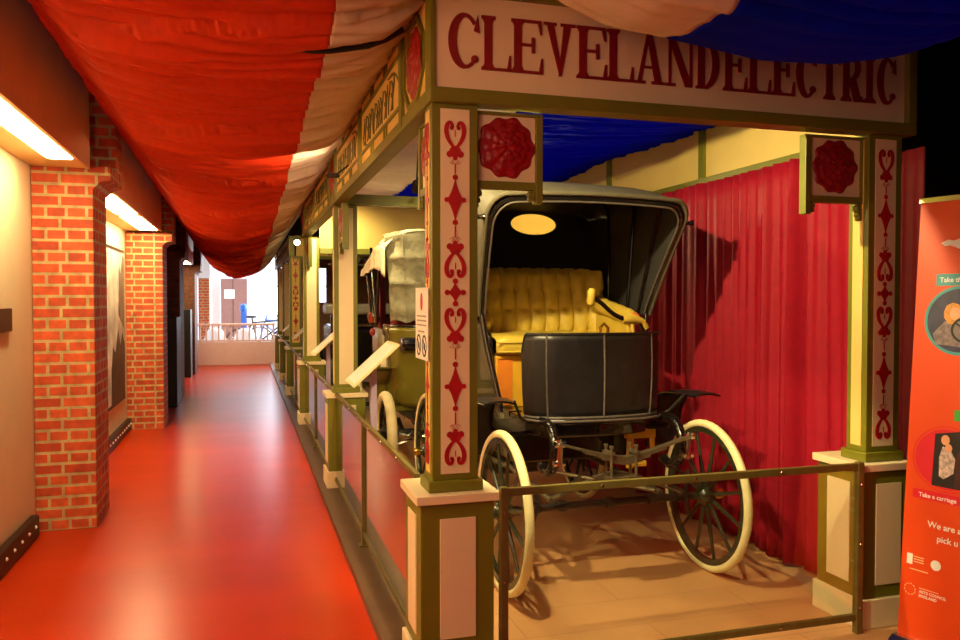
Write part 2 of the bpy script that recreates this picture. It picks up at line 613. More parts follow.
# ------------------------------------------------------------------ brick piers on the left
def pier(y0, y1, x1, ztop, zc, label, m=M_BRICK, x0=-1.345, up=0.11):
    p = thing('brick_pier', label, 'pillar', ((x0 + x1) / 2, (y0 + y1) / 2, 0), 'brick piers along the corridor')
    obj('shaft', B().box(x0, y0, 0, x1, y1, zc), m, p, bevel=.004)
    k = B()
    pts = [(x0, zc), (x1, zc), (x1 + up * .45, zc + .05), (x1 + up, zc + .06), (x1 + up, zc + .15), (x0, zc + .15)]
    k.prism(pts, ((0, y0, 0), (1, 0, 0), (0, 0, 1)), 0, -(y1 - y0))
    obj('corbel', k, m, p)
    obj('upper_shaft', B().box(x0, y0 + .26, zc + .15, x1 + up, y1, ztop), m, p)
    return p


pier(5.90, 6.43, -0.972, 3.5, 2.30, 'nearest brick pier, orange brick front with dark flank, beside the cream wall')
pier(10.25, 10.80, -0.935, 3.5, 2.20, 'second brick pier along the corridor, past the framed poster')
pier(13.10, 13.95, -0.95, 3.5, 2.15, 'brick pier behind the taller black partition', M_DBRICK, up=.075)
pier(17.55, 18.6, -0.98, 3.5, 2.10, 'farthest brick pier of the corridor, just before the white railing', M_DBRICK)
tag(obj('black_partition', B().box(-1.36, 12.2, 0, -0.93, 12.95, 1.30), M_BLACK, at=(-1.1, 12.6, 0), bevel=.01), 'taller black partition standing between the second and third brick piers', 'partition')
tag(obj('black_partition', B().box(-1.36, 16.9, 0, -1.03, 17.45, 1.36), M_BLACK, at=(-1.2, 17.1, 0), bevel=.01), 'small distant black partition in front of the farthest brick pier', 'partition')


# soffit boxes with strip lights
def soffit(y0, y1, z0, z1, x1, label, strips):
    s = thing('lighting_pelmet', label, 'pelmet', (-1.2, (y0 + y1) / 2, z0), 'boxed pelmets above the wall')
    obj('fascia', B().box(x1 - .02, y0, z0, x1, y1, z1), M_SOFFIT, s)
    obj('underside', B().box(-1.345, y0, z0 + .005, x1 - .02, y1, z0 + .03), M_SOFB, s)
    for a, b in strips:
        p = obj('light_panel', B().box(-1.16, a, z0 - .004, x1 - .035, b, z0 + .004), M_TUBE, s, bevel=.002)


soffit(-2.5, 5.88, 2.43, 3.0, -0.985, 'near boxed pelmet with strip light above the cream wall', ((1.6, 3.5), (3.75, 5.5)))
soffit(6.45, 10.24, 2.37, 2.95, -0.94, 'second boxed pelmet with two strip lights between brick piers', ((6.8, 8.25), (8.5, 10.05)))

soffit(13.98, 17.5, 2.28, 2.9, -1.0, 'third, distant boxed pelmet with strip light past the dark piers', ((14.3, 17.2),))

# skirting boards with pale studs
for i, (y0, y1, lab) in enumerate(((-2.0, 5.78, 'near dark skirting board with pale studs'), (6.45, 10.24, 'second dark skirting board with pale studs past the first pier'))):
    bb = struct('baseboard_left' if i == 0 else 'baseboard_left_far', B().box(-1.345, y0, 0.005, -1.295, y1, 0.145), M_DARK, lab, bevel=.006)
    y = y1 - 0.10
    while y > max(y0, 3.4):
        obj('stud', B().lathe([(.012, 0), (.010, .006), (.004, .010), (0, .011)], (-1.295, y, 0.088), (1, 0, 0), 10), M_STUD, bb, smooth=True)
        y -= 0.165

tag(obj('wall_plate', B().box(-1.349, 5.05, 1.365, -1.325, 5.335, 1.50), M_DARK, at=(-1.34, 5.2, 1.43), bevel=.004), 'small dark plate fixed on the cream wall at the left edge', 'plate')

# framed poster in second bay
def poster():
    t = thing('framed_poster', 'tall framed black and white poster on the wall past the first brick pier', 'poster', (-1.345, 9.45, .4))
    obj('backing', B().box(-1.349, 8.7, 0.41, -1.33, 10.02, 2.12), M_DARK, t)
    fr = ((-1.329, 10.0, 0.43), (0, -1, 0), (0, 0, 1))
    fr = ((-1.329, 8.72, 0.43), (0, 1, 0), (0, 0, 1))
    obj('print', B().box(-1.33, 8.74, 0.45, -1.326, 9.98, 2.08), mat('poster_grey', (206, 198, 186), var=0.5, scale=3), t)
    g = B()
    blob = [(.25, .02), (1.22, .02), (1.23, .62), (1.05, .75), (.92, .6), (.75, .8), (.55, .55), (.4, .62), (.28, .4)]
    g.prism(blob, fr, .004, .006)
    obj('dark_foreground', g, mat('poster_dark', (70, 60, 50), var=0.4, scale=6), t)
    g = B()
    g.prism([(.8, .95), (1.2, .8), (1.23, 1.6), (1.1, 1.63), (.98, 1.4), (.86, 1.5)], fr, .004, .006)
    obj('dark_figure', g, mat('poster_mid', (120, 108, 94), var=0.5, scale=5), t)


poster()


# ------------------------------------------------------------------ drapes
rng = np.random.default_rng(5)


def ripple(n_terms, lo, hi, seed):
    r = np.random.default_rng(seed)
    fr = r.uniform(lo, hi, n_terms)
    ph = r.uniform(0, 2 * PI, n_terms)
    am = r.uniform(.4, 1, n_terms) / np.sqrt(n_terms)
    sk = r.uniform(-0.12, 0.12, n_terms)
    md = r.uniform(0.6, 2.0, n_terms)
    mp = r.uniform(0, 2 * PI, n_terms)

    def f(x, y):
        o = 0
        for a, b, c, s, m_, q in zip(fr, ph, am, sk, md, mp):
            t = np.sin(a * (y + s * np.sin(m_ * x + q)) + b)
            o = o + c * (0.6 + 0.4 * np.sin(m_ * x + q)) * (1 - 2 * np.abs(t) ** 0.6)
        return o
    return f


def sheet(name, xa, xb, ya, yb, zf, nx, ny, m, label, cat='drape', group=None, warp=0.0, seed=1, thick=0.004):
    xs, ys = np.meshgrid(np.linspace(0, 1, nx + 1), np.linspace(0, 1, ny + 1))
    Yw = ya + (yb - ya) * ys
    XA = xa(Yw) if callable(xa) else xa
    XB = xb(Yw) if callable(xb) else xb
    Xw = XA + (XB - XA) * xs
    Zw = zf(Xw, Yw)
    me = bpy.data.meshes.new(name)
    vv = np.stack([Xw, Yw, Zw], -1).reshape(-1, 3)
    idx = np.arange((nx + 1) * (ny + 1)).reshape(ny + 1, nx + 1)
    q = np.stack([idx[:-1, :-1], idx[:-1, 1:], idx[1:, 1:], idx[1:, :-1]], -1).reshape(-1, 4)
    me.from_pydata(vv.tolist(), [], q.tolist())
    me.update()
    me.shade_smooth()
    me.materials.append(m)
    o = bpy.data.objects.new(name, me)
    COL.objects.link(o)
    AT[o.name] = Vector((0, 0, 0))
    md = o.modifiers.new('Solidify', 'SOLIDIFY')
    md.thickness = thick
    md.offset = 0
    return tag(o, label, cat, group)


XL, XR = -0.845, 0.76
rp1 = ripple(14, 12, 60, 3)
rp2 = ripple(5, 3, 9, 4)


def z_corr(x, y):
    t = (x - XL) / (XR - XL)
    left = np.interp(y, [0, 4, 8, 12, 18], [2.81, 2.795, 2.74, 2.64, 2.55])
    line = left + (2.80 - 0.004 * (y - 3) - left) * t
    sag = np.interp(y, [0, 3, 6, 9, 12, 15, 18], [.08, .13, .20, .28, .36, .42, .46])
    prof = 1 - np.abs(2 * np.clip(t, 0, 1) - 1) ** 2.2
    z = line - sag * prof
    edge = np.clip(np.minimum(t, 1 - t) * 8, 0.25, 1)
    z = z + 0.062 * rp1(x, y) * edge + 0.05 * rp2(x, y) * edge
    lap = ((y + 0.25 * np.sin(2.2 * x + 0.7)) / 1.65) % 1.0
    z = z + (0.055 * lap - 0.03) * np.clip(prof * 1.6, 0, 1)
    return z


XS = 0.335
wob = ripple(4, 3, 14, 9)


def seam(y):
    return XS + 0.012 * wob(0.0, y)


sheet('red_ceiling_drape', XL, seam, 0.6, 18.2, z_corr, 70, 1300, M_RCLOTH, 'long red cloth swagged under the corridor ceiling')
sheet('white_ceiling_drape', seam, XR, 0.6, 18.2, z_corr, 30, 1300, M_WCLOTH, 'off-white cloth swagged beside the red one, above the side fascia')

rp3 = ripple(14, 12, 55, 13)
rp4 = ripple(4, 3, 9, 14)


def z_int(x, y):
    t = (x - 0.8) / 2.35
    v = np.clip((y - 3.0) / 6.9, 0, 1)
    return 2.83 - 0.09 * (1 - (2 * t - 1) ** 2) - 0.05 * np.abs(np.sin(PI * v * 2)) + 0.03 * rp3(x, y) + 0.035 * rp4(x, y)


sheet('white_ceiling_drape', 0.82, 1.55, 3.08, 9.8, z_int, 24, 520, M_WCLOTH, 'off-white cloth roofing the left half of the nearer booth')
sheet('blue_ceiling_drape', 1.552, 3.10, 3.08, 9.8, z_int, 50, 520, M_BCLOTH, 'blue cloth roofing the booth above the carriage hood')

rp5 = ripple(10, 10, 38, 23)


def z_front(x, y):
    base = np.interp(x, [0.5, 0.92, 1.05, 1.19, 1.35, 1.73, 2.0, 2.25, 2.5, 3.0, 3.6], [2.72, 2.54, 2.475, 2.425, 2.412, 2.365, 2.375, 2.42, 2.55, 2.78, 2.95])
    v = (y - 2.26) / 0.64
    up = np.where(y > 2.26, 0.42 * np.abs(v) ** 1.6, 0.16 * np.abs((2.26 - y) / 1.4) ** 1.5)
    return np.minimum(base + up, 3.0) + 0.034 * rp5(x * 0.3, y + 0.10 * x) * np.clip(np.abs(y - 2.26) * 3, 0.15, 1)


sheet('white_ceiling_drape', 0.80, 1.372, 0.7, 2.90, z_front, 30, 180, M_WCLOTH, 'off-white cloth hanging in front of the big sign')
sheet('blue_ceiling_drape', 1.374, 3.6, 0.7, 2.90, z_front, 90, 180, M_BCLOTH, 'blue cloth sagging in front of the big sign')

# black straps across the drapes
def cord(pts, r, label):
    tag(obj('black_strap', B().tube(pts, r, 8), M_BLACK, at=pts[0], smooth=True), label, 'strap', 'straps below the drapes')


def cpt(x, y, d=0.035):
    return (x, y, float(z_corr(np.array(x), np.array(y))) - d)


cord([cpt(x, 3.35 - 0.0 * x, .03) for x in np.linspace(-0.02, .655, 10)], .013, 'thick black strap crossing the drapes near the sign corner')
cord([cpt(x, 5.6, .02) for x in np.linspace(-0.02, .28, 7)], .006, 'thin dark cord under the red cloth, farther from the sign')


# ------------------------------------------------------------------ stencil motifs
def bez(p0, p1, p2, p3, n=10):
    out = []
    for i in range(n + 1):
        t = i / n
        a, b, c, d = (1 - t) ** 3, 3 * t * (1 - t) ** 2, 3 * t * t * (1 - t), t ** 3
        out.append((a * p0[0] + b * p1[0] + c * p2[0] + d * p3[0], a * p0[1] + b * p1[1] + c * p2[1] + d * p3[1]))
    return out


def motif(kind, fr, cx, z0, h, flip, parent, d=0.003, wd=1.0):
    """one stencilled motif in a panel frame; the frame's v axis is height"""
    g = B()
    o, u, v = (Vector(q) for q in fr)
    o = o + u * cx + v * z0
    if flip:
        o = o + v * h
        v = -v
        u = -u
    f = (o, u, v)
    if kind == 'heart':
        W = 0.070 * wd
        for s in (-1, 1):
            pts = bez((0, .28 * h), (s * .30 * W, .42 * h), (s * .55 * W, .60 * h), (s * .50 * W, .82 * h), 9)
            pts += bez((s * .50 * W, .82 * h), (s * .46 * W, 1.02 * h), (s * .16 * W, 1.03 * h), (s * .14 * W, .86 * h), 8)[1:]
            ws = [.010 + .008 * math.sin(PI * i / (len(pts) - 1)) for i in range(len(pts))]
            g.ribbon(pts, ws, f, 0, d)
            g.disc((s * .20 * W, .84 * h), .0085, f, 0, d, 12)
        g.disc((0, .20 * h), .024 * wd, f, 0, d * .98, 16, ry=.16 * h)
        for s in (-1, 1):
            g.disc((s * .022, .13 * h), .013, f, 0, d * .96, 12)
        g.disc((0, .03 * h), .010, f, 0, d * .94, 12)
        g.ribbon([(0, .60 * h), (0, .78 * h)], .003, f, 0, d)
        name = 'heart_motif'
    elif kind == 'diamond':
        W = 0.034 * wd
        pts = []
        tips = [(0, .06 * h), (W, .5 * h), (0, .94 * h), (-W, .5 * h)]
        for i in range(4):
            a, b = tips[i], tips[(i + 1) % 4]
            c = ((a[0] + b[0]) / 2 * .62, .5 * h + ((a[1] + b[1]) / 2 - .5 * h) * .72)
            for k in range(6):
                t = k / 6
                pts.append(((1 - t) ** 2 * a[0] + 2 * t * (1 - t) * c[0] + t * t * b[0], (1 - t) ** 2 * a[1] + 2 * t * (1 - t) * c[1] + t * t * b[1]))
        g.prism(pts, f, 0, d)
        for q in ((0, .05 * h), (0, .95 * h)):
            g.disc(q, .011, f, 0, d * .95, 12)
        for q in ((-W, .5 * h), (W, .5 * h)):
            g.disc(q, .010, f, 0, d * .95, 12)
        name = 'diamond_motif'
    elif kind == 'cross':
        W = 0.032 * wd
        pts = []
        R = (W, .42 * h)
        for i in range(4):
            a = (i * PI / 2)
            b = a + PI / 2
            pa = (R[0] * math.cos(a), R[1] * math.sin(a) + .5 * h)
            pb = (R[0] * math.cos(b), R[1] * math.sin(b) + .5 * h)
            pc = (.011 * math.cos(a + PI / 4) * 1.2, .011 * math.sin(a + PI / 4) * 1.2 + .5 * h)
            for k in range(6):
                t = k / 6
                pts.append(tuple((1 - t) ** 2 * pa[j] + 2 * t * (1 - t) * pc[j] + t * t * pb[j] for j in (0, 1)))
        g.prism(pts, f, 0, d)
        g.disc((0, .5 * h), .021, f, 0, d * .97, 14)
        for q in ((-W, .5 * h), (W, .5 * h), (0, .08 * h), (0, .92 * h)):
            g.disc(q, .011, f, 0, d * .95, 12)
        name = 'cross_motif'
    else:  # spray below a heart
        g.ribbon([(0, .0), (0, .75 * h)], .0045, f, 0, d)
        for s in (-1, 1):
            g.ribbon([(s * .004, .78 * h), (s * .014, h)], .002, f, 0, d)
            g.ribbon([(s * .008, .70 * h), (s * .022, .86 * h)], .002, f, 0, d)
        name = 'spray_motif'
    return obj(name, g, M_CARM, parent)


MOTIFS = [('heart', 2.097, 2.240, 0), ('spray', 2.04, 2.092, 0), ('diamond', 1.842, 2.036, 0), ('spray', 1.778, 1.838, 1), ('heart', 1.640, 1.776, 1),
          ('cross', 1.527, 1.632, 0), ('heart', 1.382, 1.515, 0), ('spray', 1.318, 1.378, 0), ('diamond', 1.116, 1.308, 0), ('spray', 1.046, 1.110, 1), ('heart', 0.907, 1.041, 1)]


def rosette(fr, c, r, parent, thick=0.03, name='rose_relief'):
    """scalloped carved rose disc with petal rings"""
    o, u, v = (Vector(q) for q in fr)
    nn = u.cross(v)
    g = B()
    NR, NA = 26, 80

    def fn(a, b):
        th = 2 * PI * a
        rho = b
        edge = 1 + 0.045 * math.cos(10 * th) + 0.02 * math.cos(5 * th + .6)
        rr = r * rho * edge
        z = 0
        for k, (r0, npet, off) in enumerate(((.98, 10, 0), (.72, 8, .4), (.48, 6, .9), (.26, 5, .2))):
            s = 1 / (1 + math.exp((rho - r0) * 34))
            pet = 0.72 + 0.28 * abs(math.cos(npet / 2 * th + off))
            z += s * thick * .27 * pet * (0.75 + 0.5 * (rho / r0 if rho < r0 else 1))
        if rho > .995:
            z = 0
        return o + u * (c[0] + rr * math.cos(th)) + v * (c[1] + rr * math.sin(th)) + nn * z
    g.grid(fn, NA, NR)
    return obj(name, g, M_CARMR, parent, smooth=True)


# ------------------------------------------------------------------ pedestal columns
def column(cx, cy, label, motifs_front=True, motifs_side=True, w=0.185, pw=0.295, ztop=2.31, panel=M_CREAM, simple=False):
    t = thing('pedestal_column', label, 'column', (cx, cy + .1, ZP), 'painted columns of the booths')
    x0, x1 = cx - pw / 2, cx + pw / 2
    y0, y1 = cy - .04, cy + .25
    obj('plinth', B().box(x0 - .015, y0 - .015, ZP, x1 + .015, y1 + .015, .175), M_CREAM, t, bevel=.004)
    obj('pedestal', B().box(x0, y0, .175, x1, y1, .765), M_GREEN, t, bevel=.003)
    obj('pedestal_panel', B().box(cx - .072, y0 - .006, .235, cx + .072, y0, .705), M_CREAM, t, bevel=.002)
    obj('pedestal_panel', B().box(x0 - .006, cy + .03, .235, x0, cy + .18, .705), M_CREAM, t, bevel=.002)
    obj('pedestal_panel', B().box(x1, cy + .03, .235, x1 + .006, cy + .18, .705), M_CREAM, t, bevel=.002)
    obj('cap', B().box(x0 - .02, y0 - .02, .765, x1 + .02, y1 + .02, .80), M_CREAM, t, bevel=.004)
    a0, a1 = cx - w / 2, cx + w / 2
    b0, b1 = cy, cy + .125
    obj('column_base', B().box(a0 - .018, b0 - .018, .80, a1 + .018, b1 + .018, .845), M_GREEN, t, bevel=.006)
    obj('column_shaft', B().box(a0, b0, .845, a1, b1, ztop), M_GREEN, t, bevel=.003)
    fp = obj('shaft_panel', B().box(cx - .058, b0 - .003, .87, cx + .058, b0, ztop - .02), panel, t)
    sp = obj('shaft_panel', B().box(a0 - .003, cy + .03, .87, a0, cy + .095, ztop - .02), M_YEL, t)  # cream paint tinted to carry the yellow light on the shaft sides
    obj('shaft_panel', B().box(a1, cy + .03, .87, a1 + .003, cy + .095, ztop - .02), M_YEL, t)
    if motifs_front:
        for k, z0, z1, fl in MOTIFS:
            motif(k, front(cx, b0 - .003, 0), 0, z0, z1 - z0, fl, fp)
    if motifs_side:
        for k, z0, z1, fl in MOTIFS:
            motif(k, side(a0 - .003, cy + .0625, 0), 0, z0, z1 - z0, fl, sp, wd=.6)
    return t


C1 = column(0.79, 3.0, 'near left corner column of the booth, red stencilled motifs on a pink-cream face')
C2 = column(2.848, 3.0, 'right corner column of the booth beside the orange banner', motifs_side=False)
C3 = column(0.79, 6.45, 'plain cream-faced column midway along the near booth', motifs_front=False, motifs_side=False)
C4 = column(0.79, 9.85, 'plain column at the far corner of the near booth', motifs_front=False, motifs_side=False)
C5 = column(0.79, 12.95, 'distant front corner column of the second booth with red stencils under the lamp', motifs_side=False, ztop=2.24, panel=M_YEL)  # yellow lamplight put into the colour of the front panel
C6 = column(0.79, 15.4, 'distant column, second one of the farther booth', motifs_front=False, motifs_side=False, ztop=2.24)
C7 = column(0.79, 17.8, 'farthest column of the farther booth next to the white railing', motifs_front=False, motifs_side=False, ztop=2.24)


# rose bracket panels between column and fascia
def bracket(fr, L, H, drop, flip, label, group='rose bracket panels'):
    """fr origin at the column face, top; u runs away from the column, v up"""
    o, u, v = (Vector(q) for q in fr)
    t = thing('rose_bracket', label, 'bracket', o, group)
    s = -1 if flip else 1
    nn = u.cross(v)

    def rect(g, a0, a1, b0, b1, d0, d1):
        aa, bb = (a0, a1) if not flip else (-a1, -a0)
        g.prism([(aa, b0), (bb, b0), (bb, b1), (aa, b1)], (o, u, v), d0, d1)
        return g
    obj('panel', rect(B(), .0, L - .02, -H, -.0, -.03, -.012), M_CREAM, t)
    g = B()
    rect(g, .0, L, -.012, 0, -.04, 0)
    rect(g, .0, L - .03, -H - .03, -H, -.04, 0)
    rect(g, .0, .012, -H, -.012, -.04, 0)
    obj('frame', g, M_GREEN, t)
    obj('drop_post', rect(B(), L - .03, L, -H - drop, -.012, -.042, .004), M_GREEN, t, bevel=.003)
    # carved scrolls under the outer post and beside the column
    for grp in (((L - .045, -H - .045, .014), (L - .045, -H - .066, .010)), ((.012, -H - .05, .018), (.01, -H - .078, .013), (.008, -H - .098, .009))):
        g = B()
        for a, b, rad in grp:
            g.disc((s * a, b), rad, (o, u, v), -.035, -.004, 14)
        obj('carved_scroll', g, M_GREEN, t)
    rosette((o + nn * -.012, u, v), (s * (L - .02) / 2, -H / 2), min(L * .44, H * .44), t, .03)
    return t


bracket(front(.883, 2.995 + .04, 2.30), .285, .275, .085, False, 'rose bracket panel right of the near left column, below the sign')
bracket(front(2.755, 2.995 + .04, 2.30), .32, .275, .085, True, 'rose bracket panel left of the right column, below the sign')
bracket(side(.735, 3.13, 2.30), .28, .275, .085, True, 'rose bracket panel on the corridor side of the near left column')
bracket(side(.735, 6.44, 2.30), .28, .275, .085, False, 'rose bracket panel on the near side of the middle column')
bracket(side(.735, 6.58, 2.30), .28, .275, .085, True, 'rose bracket panel on the far side of the middle column')
bracket(side(.735, 9.84, 2.30), .28, .275, .085, False, 'rose bracket panel on the near side of the far corner column')


# ------------------------------------------------------------------ front sign with serif letters
def letter(ch, w, h, f, d=0.006):
    T, t, s = 0.032, 0.011, 0.012      # thick, thin, serif thickness

    class Stepped(MB):
        """each stroke a hair prouder than the one before, so that no faces coincide"""
        k = 0

        def prism(self, poly, fr, d0, d1):
            self.k += 1
            return MB.prism(self, poly, fr, d0, d1 + self.k * .00025)

        def ribbon(self, pts, ws, fr, d0, d1):
            self.k += 1
            return MB.ribbon(self, pts, ws, fr, d0, d1 + self.k * .00025)
    g = Stepped()

    def R(x0, y0, x1, y1):
        g.prism([(x0, y0), (x1, y0), (x1, y1), (x0, y1)], f, 0, d)

    def serif(xc, y, wd, top=False):
        a, b = (y - s, y) if top else (y, y + s)
        R(xc - wd / 2, a, xc + wd / 2, b)
        k = -1 if top else 1       # little brackets
        yy = a if top else b
        for q in (-1, 1):
            P_ = [(xc + q * T * .5, yy), (xc + q * wd * .42, yy), (xc + q * T * .5, yy + k * .014)]
            g.prism(P_, f, 0, d)

    def stem(x, a=0, b=None):
        R(x - T / 2, a, x + T / 2, h if b is None else b)

    def bowl(x0, x1, y0, y1, th):
        n = 18
        cx, cy = x0, (y0 + y1) / 2
        pts, ws = [], []
        for i in range(n + 1):
            a = -PI / 2 + PI * i / n
            pts.append((cx + (x1 - x0 - th / 2) * math.cos(a), cy + ((y1 - y0) / 2 - t / 2) * math.sin(a)))
            ws.append(t + (th - t) * max(0, math.cos(a)))
        g.ribbon(pts, ws, f, 0, d)

    if ch in 'LE':
        x = .012 + T / 2
        stem(x)
        serif(x, 0, T + .024)
        serif(x, h, T + .024, True)
        R(x, 0, w, t)
        g.prism([(w - .016, 0), (w, 0), (w, .062), (w - .006, .062)], f, 0, d)
        if ch == 'E':
            R(x, h - t, w - .006, h)
            g.prism([(w - .022, h), (w - .010, h - .055), (w - .004, h - .055), (w - .006, h)], f, 0, d)
            R(x, h * .53 - t / 2, w * .74, h * .53 + t / 2)
            R(w * .74 - .012, h * .53 - .03, w * .74, h * .53 + .03)
    elif ch == 'I':
        stem(w / 2)
        serif(w / 2, 0, w)
        serif(w / 2, h, w, True)
    elif ch == 'T':
        stem(w / 2)
        serif(w / 2, 0, T + .03)
        R(0, h - t, w, h)
        for q in (-1, 1):
            xx = w / 2 + q * w / 2
            g.prism([(xx, h), (xx - q * .016, h), (xx - q * .004, h - .055), (xx, h - .055)], f, 0, d)
    elif ch == 'D':
        x = .010 + T / 2
        stem(x)
        R(0, 0, x + T, t)
        R(0, h - t, x + T, h)
        bowl(x + .01, w, 0, h, T)
    elif ch == 'R':
        x = .010 + T / 2
        stem(x)
        serif(x, 0, T + .024)
        R(0, h - t, x + T, h)
        bowl(x + .02, w - .012, h * .44, h, T * .9)
        R(x, h * .44, x + .03, h * .44 + t)
        g.prism([(w - T - .014, 0), (w - .006, 0), (x + .052, h * .47), (x + .012, h * .47)], f, 0, d)
        serif(w - T / 2 - .006, 0, T + .018)
    elif ch == 'V':
        g.prism([(.012, h), (.042, h), (w * .54, .05), (w * .5, 0)][::-1], f, 0, d)
        g.prism([(w - .018, h), (w - .018 - T, h), (w * .47, 0), (w * .56, 0)], f, 0, d)
        R(0, h - s, .055, h)
        R(w - T - .032, h - s, w, h)
    elif ch == 'A':
        g.prism([(.014, 0), (.032, 0), (w * .50, h), (w * .42, h)], f, 0, d)
        g.prism([(w - .012 - T, 0), (w - .012, 0), (w * .58, h), (w * .40, h)], f, 0, d)
        R(w * .25, h * .30, w * .72, h * .30 + t)
        R(0, 0, .05, s)
        R(w - T - .028, 0, w, s)
    elif ch == 'N':
        R(.014, 0, .014 + t, h)
        R(w - .014 - t, 0, w - .014, h)
        g.prism([(w - .014 - T, 0), (w - .014, 0), (.014 + T * .8, h), (.006, h)], f, 0, d)
        R(0, 0, .046, s)
        R(-.004, h - s, .03, h)
        R(w - .046, h - s, w, h)
    elif ch == 'C':
        n = 30
        pts, ws = [], []
        for i in range(n + 1):
            a = math.radians(42 + (318 - 42) * i / n)
            pts.append((w * .54 + (w * .54 - .022) * math.cos(a), h / 2 + (h / 2 - .006) * math.sin(a)))
            ws.append(.014 + (T - .012) * max(0, -math.cos(a)) ** .8)
        g.ribbon(pts, ws, f, 0, d)
        g.prism([(w - .012, h * .99), (w - .028, h * .70), (w - .004, h * .66)][::-1], f, 0, d)
        g.disc((w - .024, h * .18), .015, f, 0, d, 12)
    return g


def front_sign():
    t = thing('fascia_sign', 'long cream sign board over the booth with red serif lettering', 'sign', (1.8, 2.99, 2.31))
    obj('board', B().box(.705, 2.985, 2.362, 2.935, 3.03, 2.725), M_CREAM, t)
    obj('bottom_rail', B().box(.683, 2.955, 2.31, 2.98, 3.05, 2.362), M_GREEN, t, bevel=.003)
    obj('top_rail', B().box(.683, 2.955, 2.725, 2.98, 3.05, 2.775), M_GREEN, t, bevel=.003)
    obj('end_post', B().box(.683, 2.965, 2.362, .705, 3.05, 2.725), M_GREEN, t, bevel=.003)
    obj('end_post', B().box(2.935, 2.955, 2.362, 2.98, 3.05, 2.725), M_GREEN, t, bevel=.003)
    spans = [0.754, 0.889, 0.892, 1.012, 1.014, 1.146, 1.150, 1.287, 1.292, 1.424, 1.426, 1.545, 1.549, 1.69, 1.695, 1.834, 1.838, 1.950,
             1.969, 2.087, 2.092, 2.208, 2.214, 2.331, 2.336, 2.451, 2.456, 2.574, 2.58, 2.695, 2.70, 2.769, 2.773, 2.888]
    for i, ch in enumerate('CLEVELANDELECTRIC'):
        a, b = spans[2 * i], spans[2 * i + 1]
        obj('letter', letter(ch, b - a, .21, front(a, 2.985, 2.446)), M_SIGNRED, t)
    g = B()
    return t


front_sign()


# ------------------------------------------------------------------ side fascia along the corridor
def fascia_side(y0, y1, z0, z1, label, layout, x=.683):
    t = thing('side_fascia', label, 'fascia', (x + .05, (y0 + y1) / 2, z0), 'decorated side fascias of the booths')
    obj('back_board', B().box(x + .02, y0, z0, x + .09, y1, z1), M_GREEN, t)
    obj('lower_rail', B().box(x, y0, z0, x + .02, y1, z0 + .055), M_GREEN, t, bevel=.003)
    obj('upper_rail', B().box(x, y0, z1 - .045, x + .02, y1, z1), M_GREEN, t, bevel=.003)
    rngl = random.Random(3)
    H = z1 - z0
    for kind, a, b in layout:
        if kind == 'rose':
            obj('rose_panel', B().box(x + .012, a, z0 + .055, x + .02, b, z1 - .045), M_YEL, t)  # cream panel, yellow light put into its colour
            c = (a + b) / 2
            fr = side(x + .012, c, z0 + H / 2)
            L, Hh = (b - a) * .44, H * .36
            k = .4
            g = B()
            oc = [(L, -Hh * k), (L, Hh * k), (L * .45, Hh), (-L * .45, Hh), (-L, Hh * k), (-L, -Hh * k), (-L * .45, -Hh), (L * .45, -Hh)]
            g.ribbon(oc + [oc[0], oc[1]], .025, fr, 0, .012)
            obj('octagon_frame', g, M_GREEN, t)
            rosette(fr, (0, 0), min(L, Hh) * .86, t, .03)
        elif kind == 'post':
            obj('divider', B().box(x - .006, a, z0 + .02, x + .02, b, z1 - .01), M_GREEN, t, bevel=.003)
        else:
            obj('lettered_panel', B().box(x + .012, a, z0 + .055, x + .02, b, z1 - .045), M_YEL, t)  # cream panel coloured as if lit yellow
            g = B()
            for zz in (z0 + .115, z1 - .11):
                g.box(x + .004, a, zz, x + .0125, b, zz + .018)
            n = 3
            for k in range(1, n):
                yy = a + (b - a) * k / n
                for d_ in (-.035, .035):
                    g.box(x + .004, yy + d_ - .009, z0 + .055, x + .0125, yy + d_ + .009, z0 + .115)
                    g.box(x + .004, yy + d_ - .009, z1 - .092, x + .0125, yy + d_ + .009, z1 - .045)
            obj('panel_bars', g, M_GREEN, t)
            # illegible black-letter ornament: upright strokes with flourishes
            g = B()
            fr = side(x + .012, (a + b) / 2, z0 + H / 2)
            W = (b - a) * .42
            xx = -W
            hh = H * .17
            while xx < W - .05:
                st = rngl.choice((0, 1, 2))
                if st == 0:
                    g.ribbon(bez((xx, -hh), (xx - .03, hh * .4), (xx + .05, hh * .2), (xx + .035, hh), 8), [.008, .014, .02, .024, .024, .022, .018, .012, .006], fr, 0, .004)
                elif st == 1:
                    g.ribbon(bez((xx, hh * .8), (xx + .05, hh * 1.1), (xx - .02, -hh * .6), (xx + .05, -hh), 8), [.006, .014, .02, .022, .024, .022, .018, .012, .006], fr, 0, .004)
                else:
                    g.ribbon(bez((xx, -hh * .9), (xx + .06, -hh * .8), (xx + .07, hh * .9), (xx + .005, hh * .85), 8), [.006, .012, .018, .022, .024, .022, .018, .012, .006], fr, 0, .004)
                    g.disc((xx + .02, 0), .012, fr, 0, .004, 10)
                xx += rngl.uniform(.055, .075)
            g.ribbon(bez((-W - .04, -hh * .2), (-W * .9, -hh * 1.5), (-W * .6, -hh * 1.2), (-W * .5, -hh * 1.3), 8), [.004, .008, .012, .014, .014, .012, .01, .006, .004], fr, 0, .004)
            g.ribbon(bez((W + .03, hh * .2), (W * .9, hh * 1.5), (W * .6, hh * 1.1), (W * .5, hh * 1.3), 8), [.004, .008, .012, .014, .014, .012, .01, .006, .004], fr, 0, .004)
            obj('ornate_lettering', g, M_LETG, t)
    return t


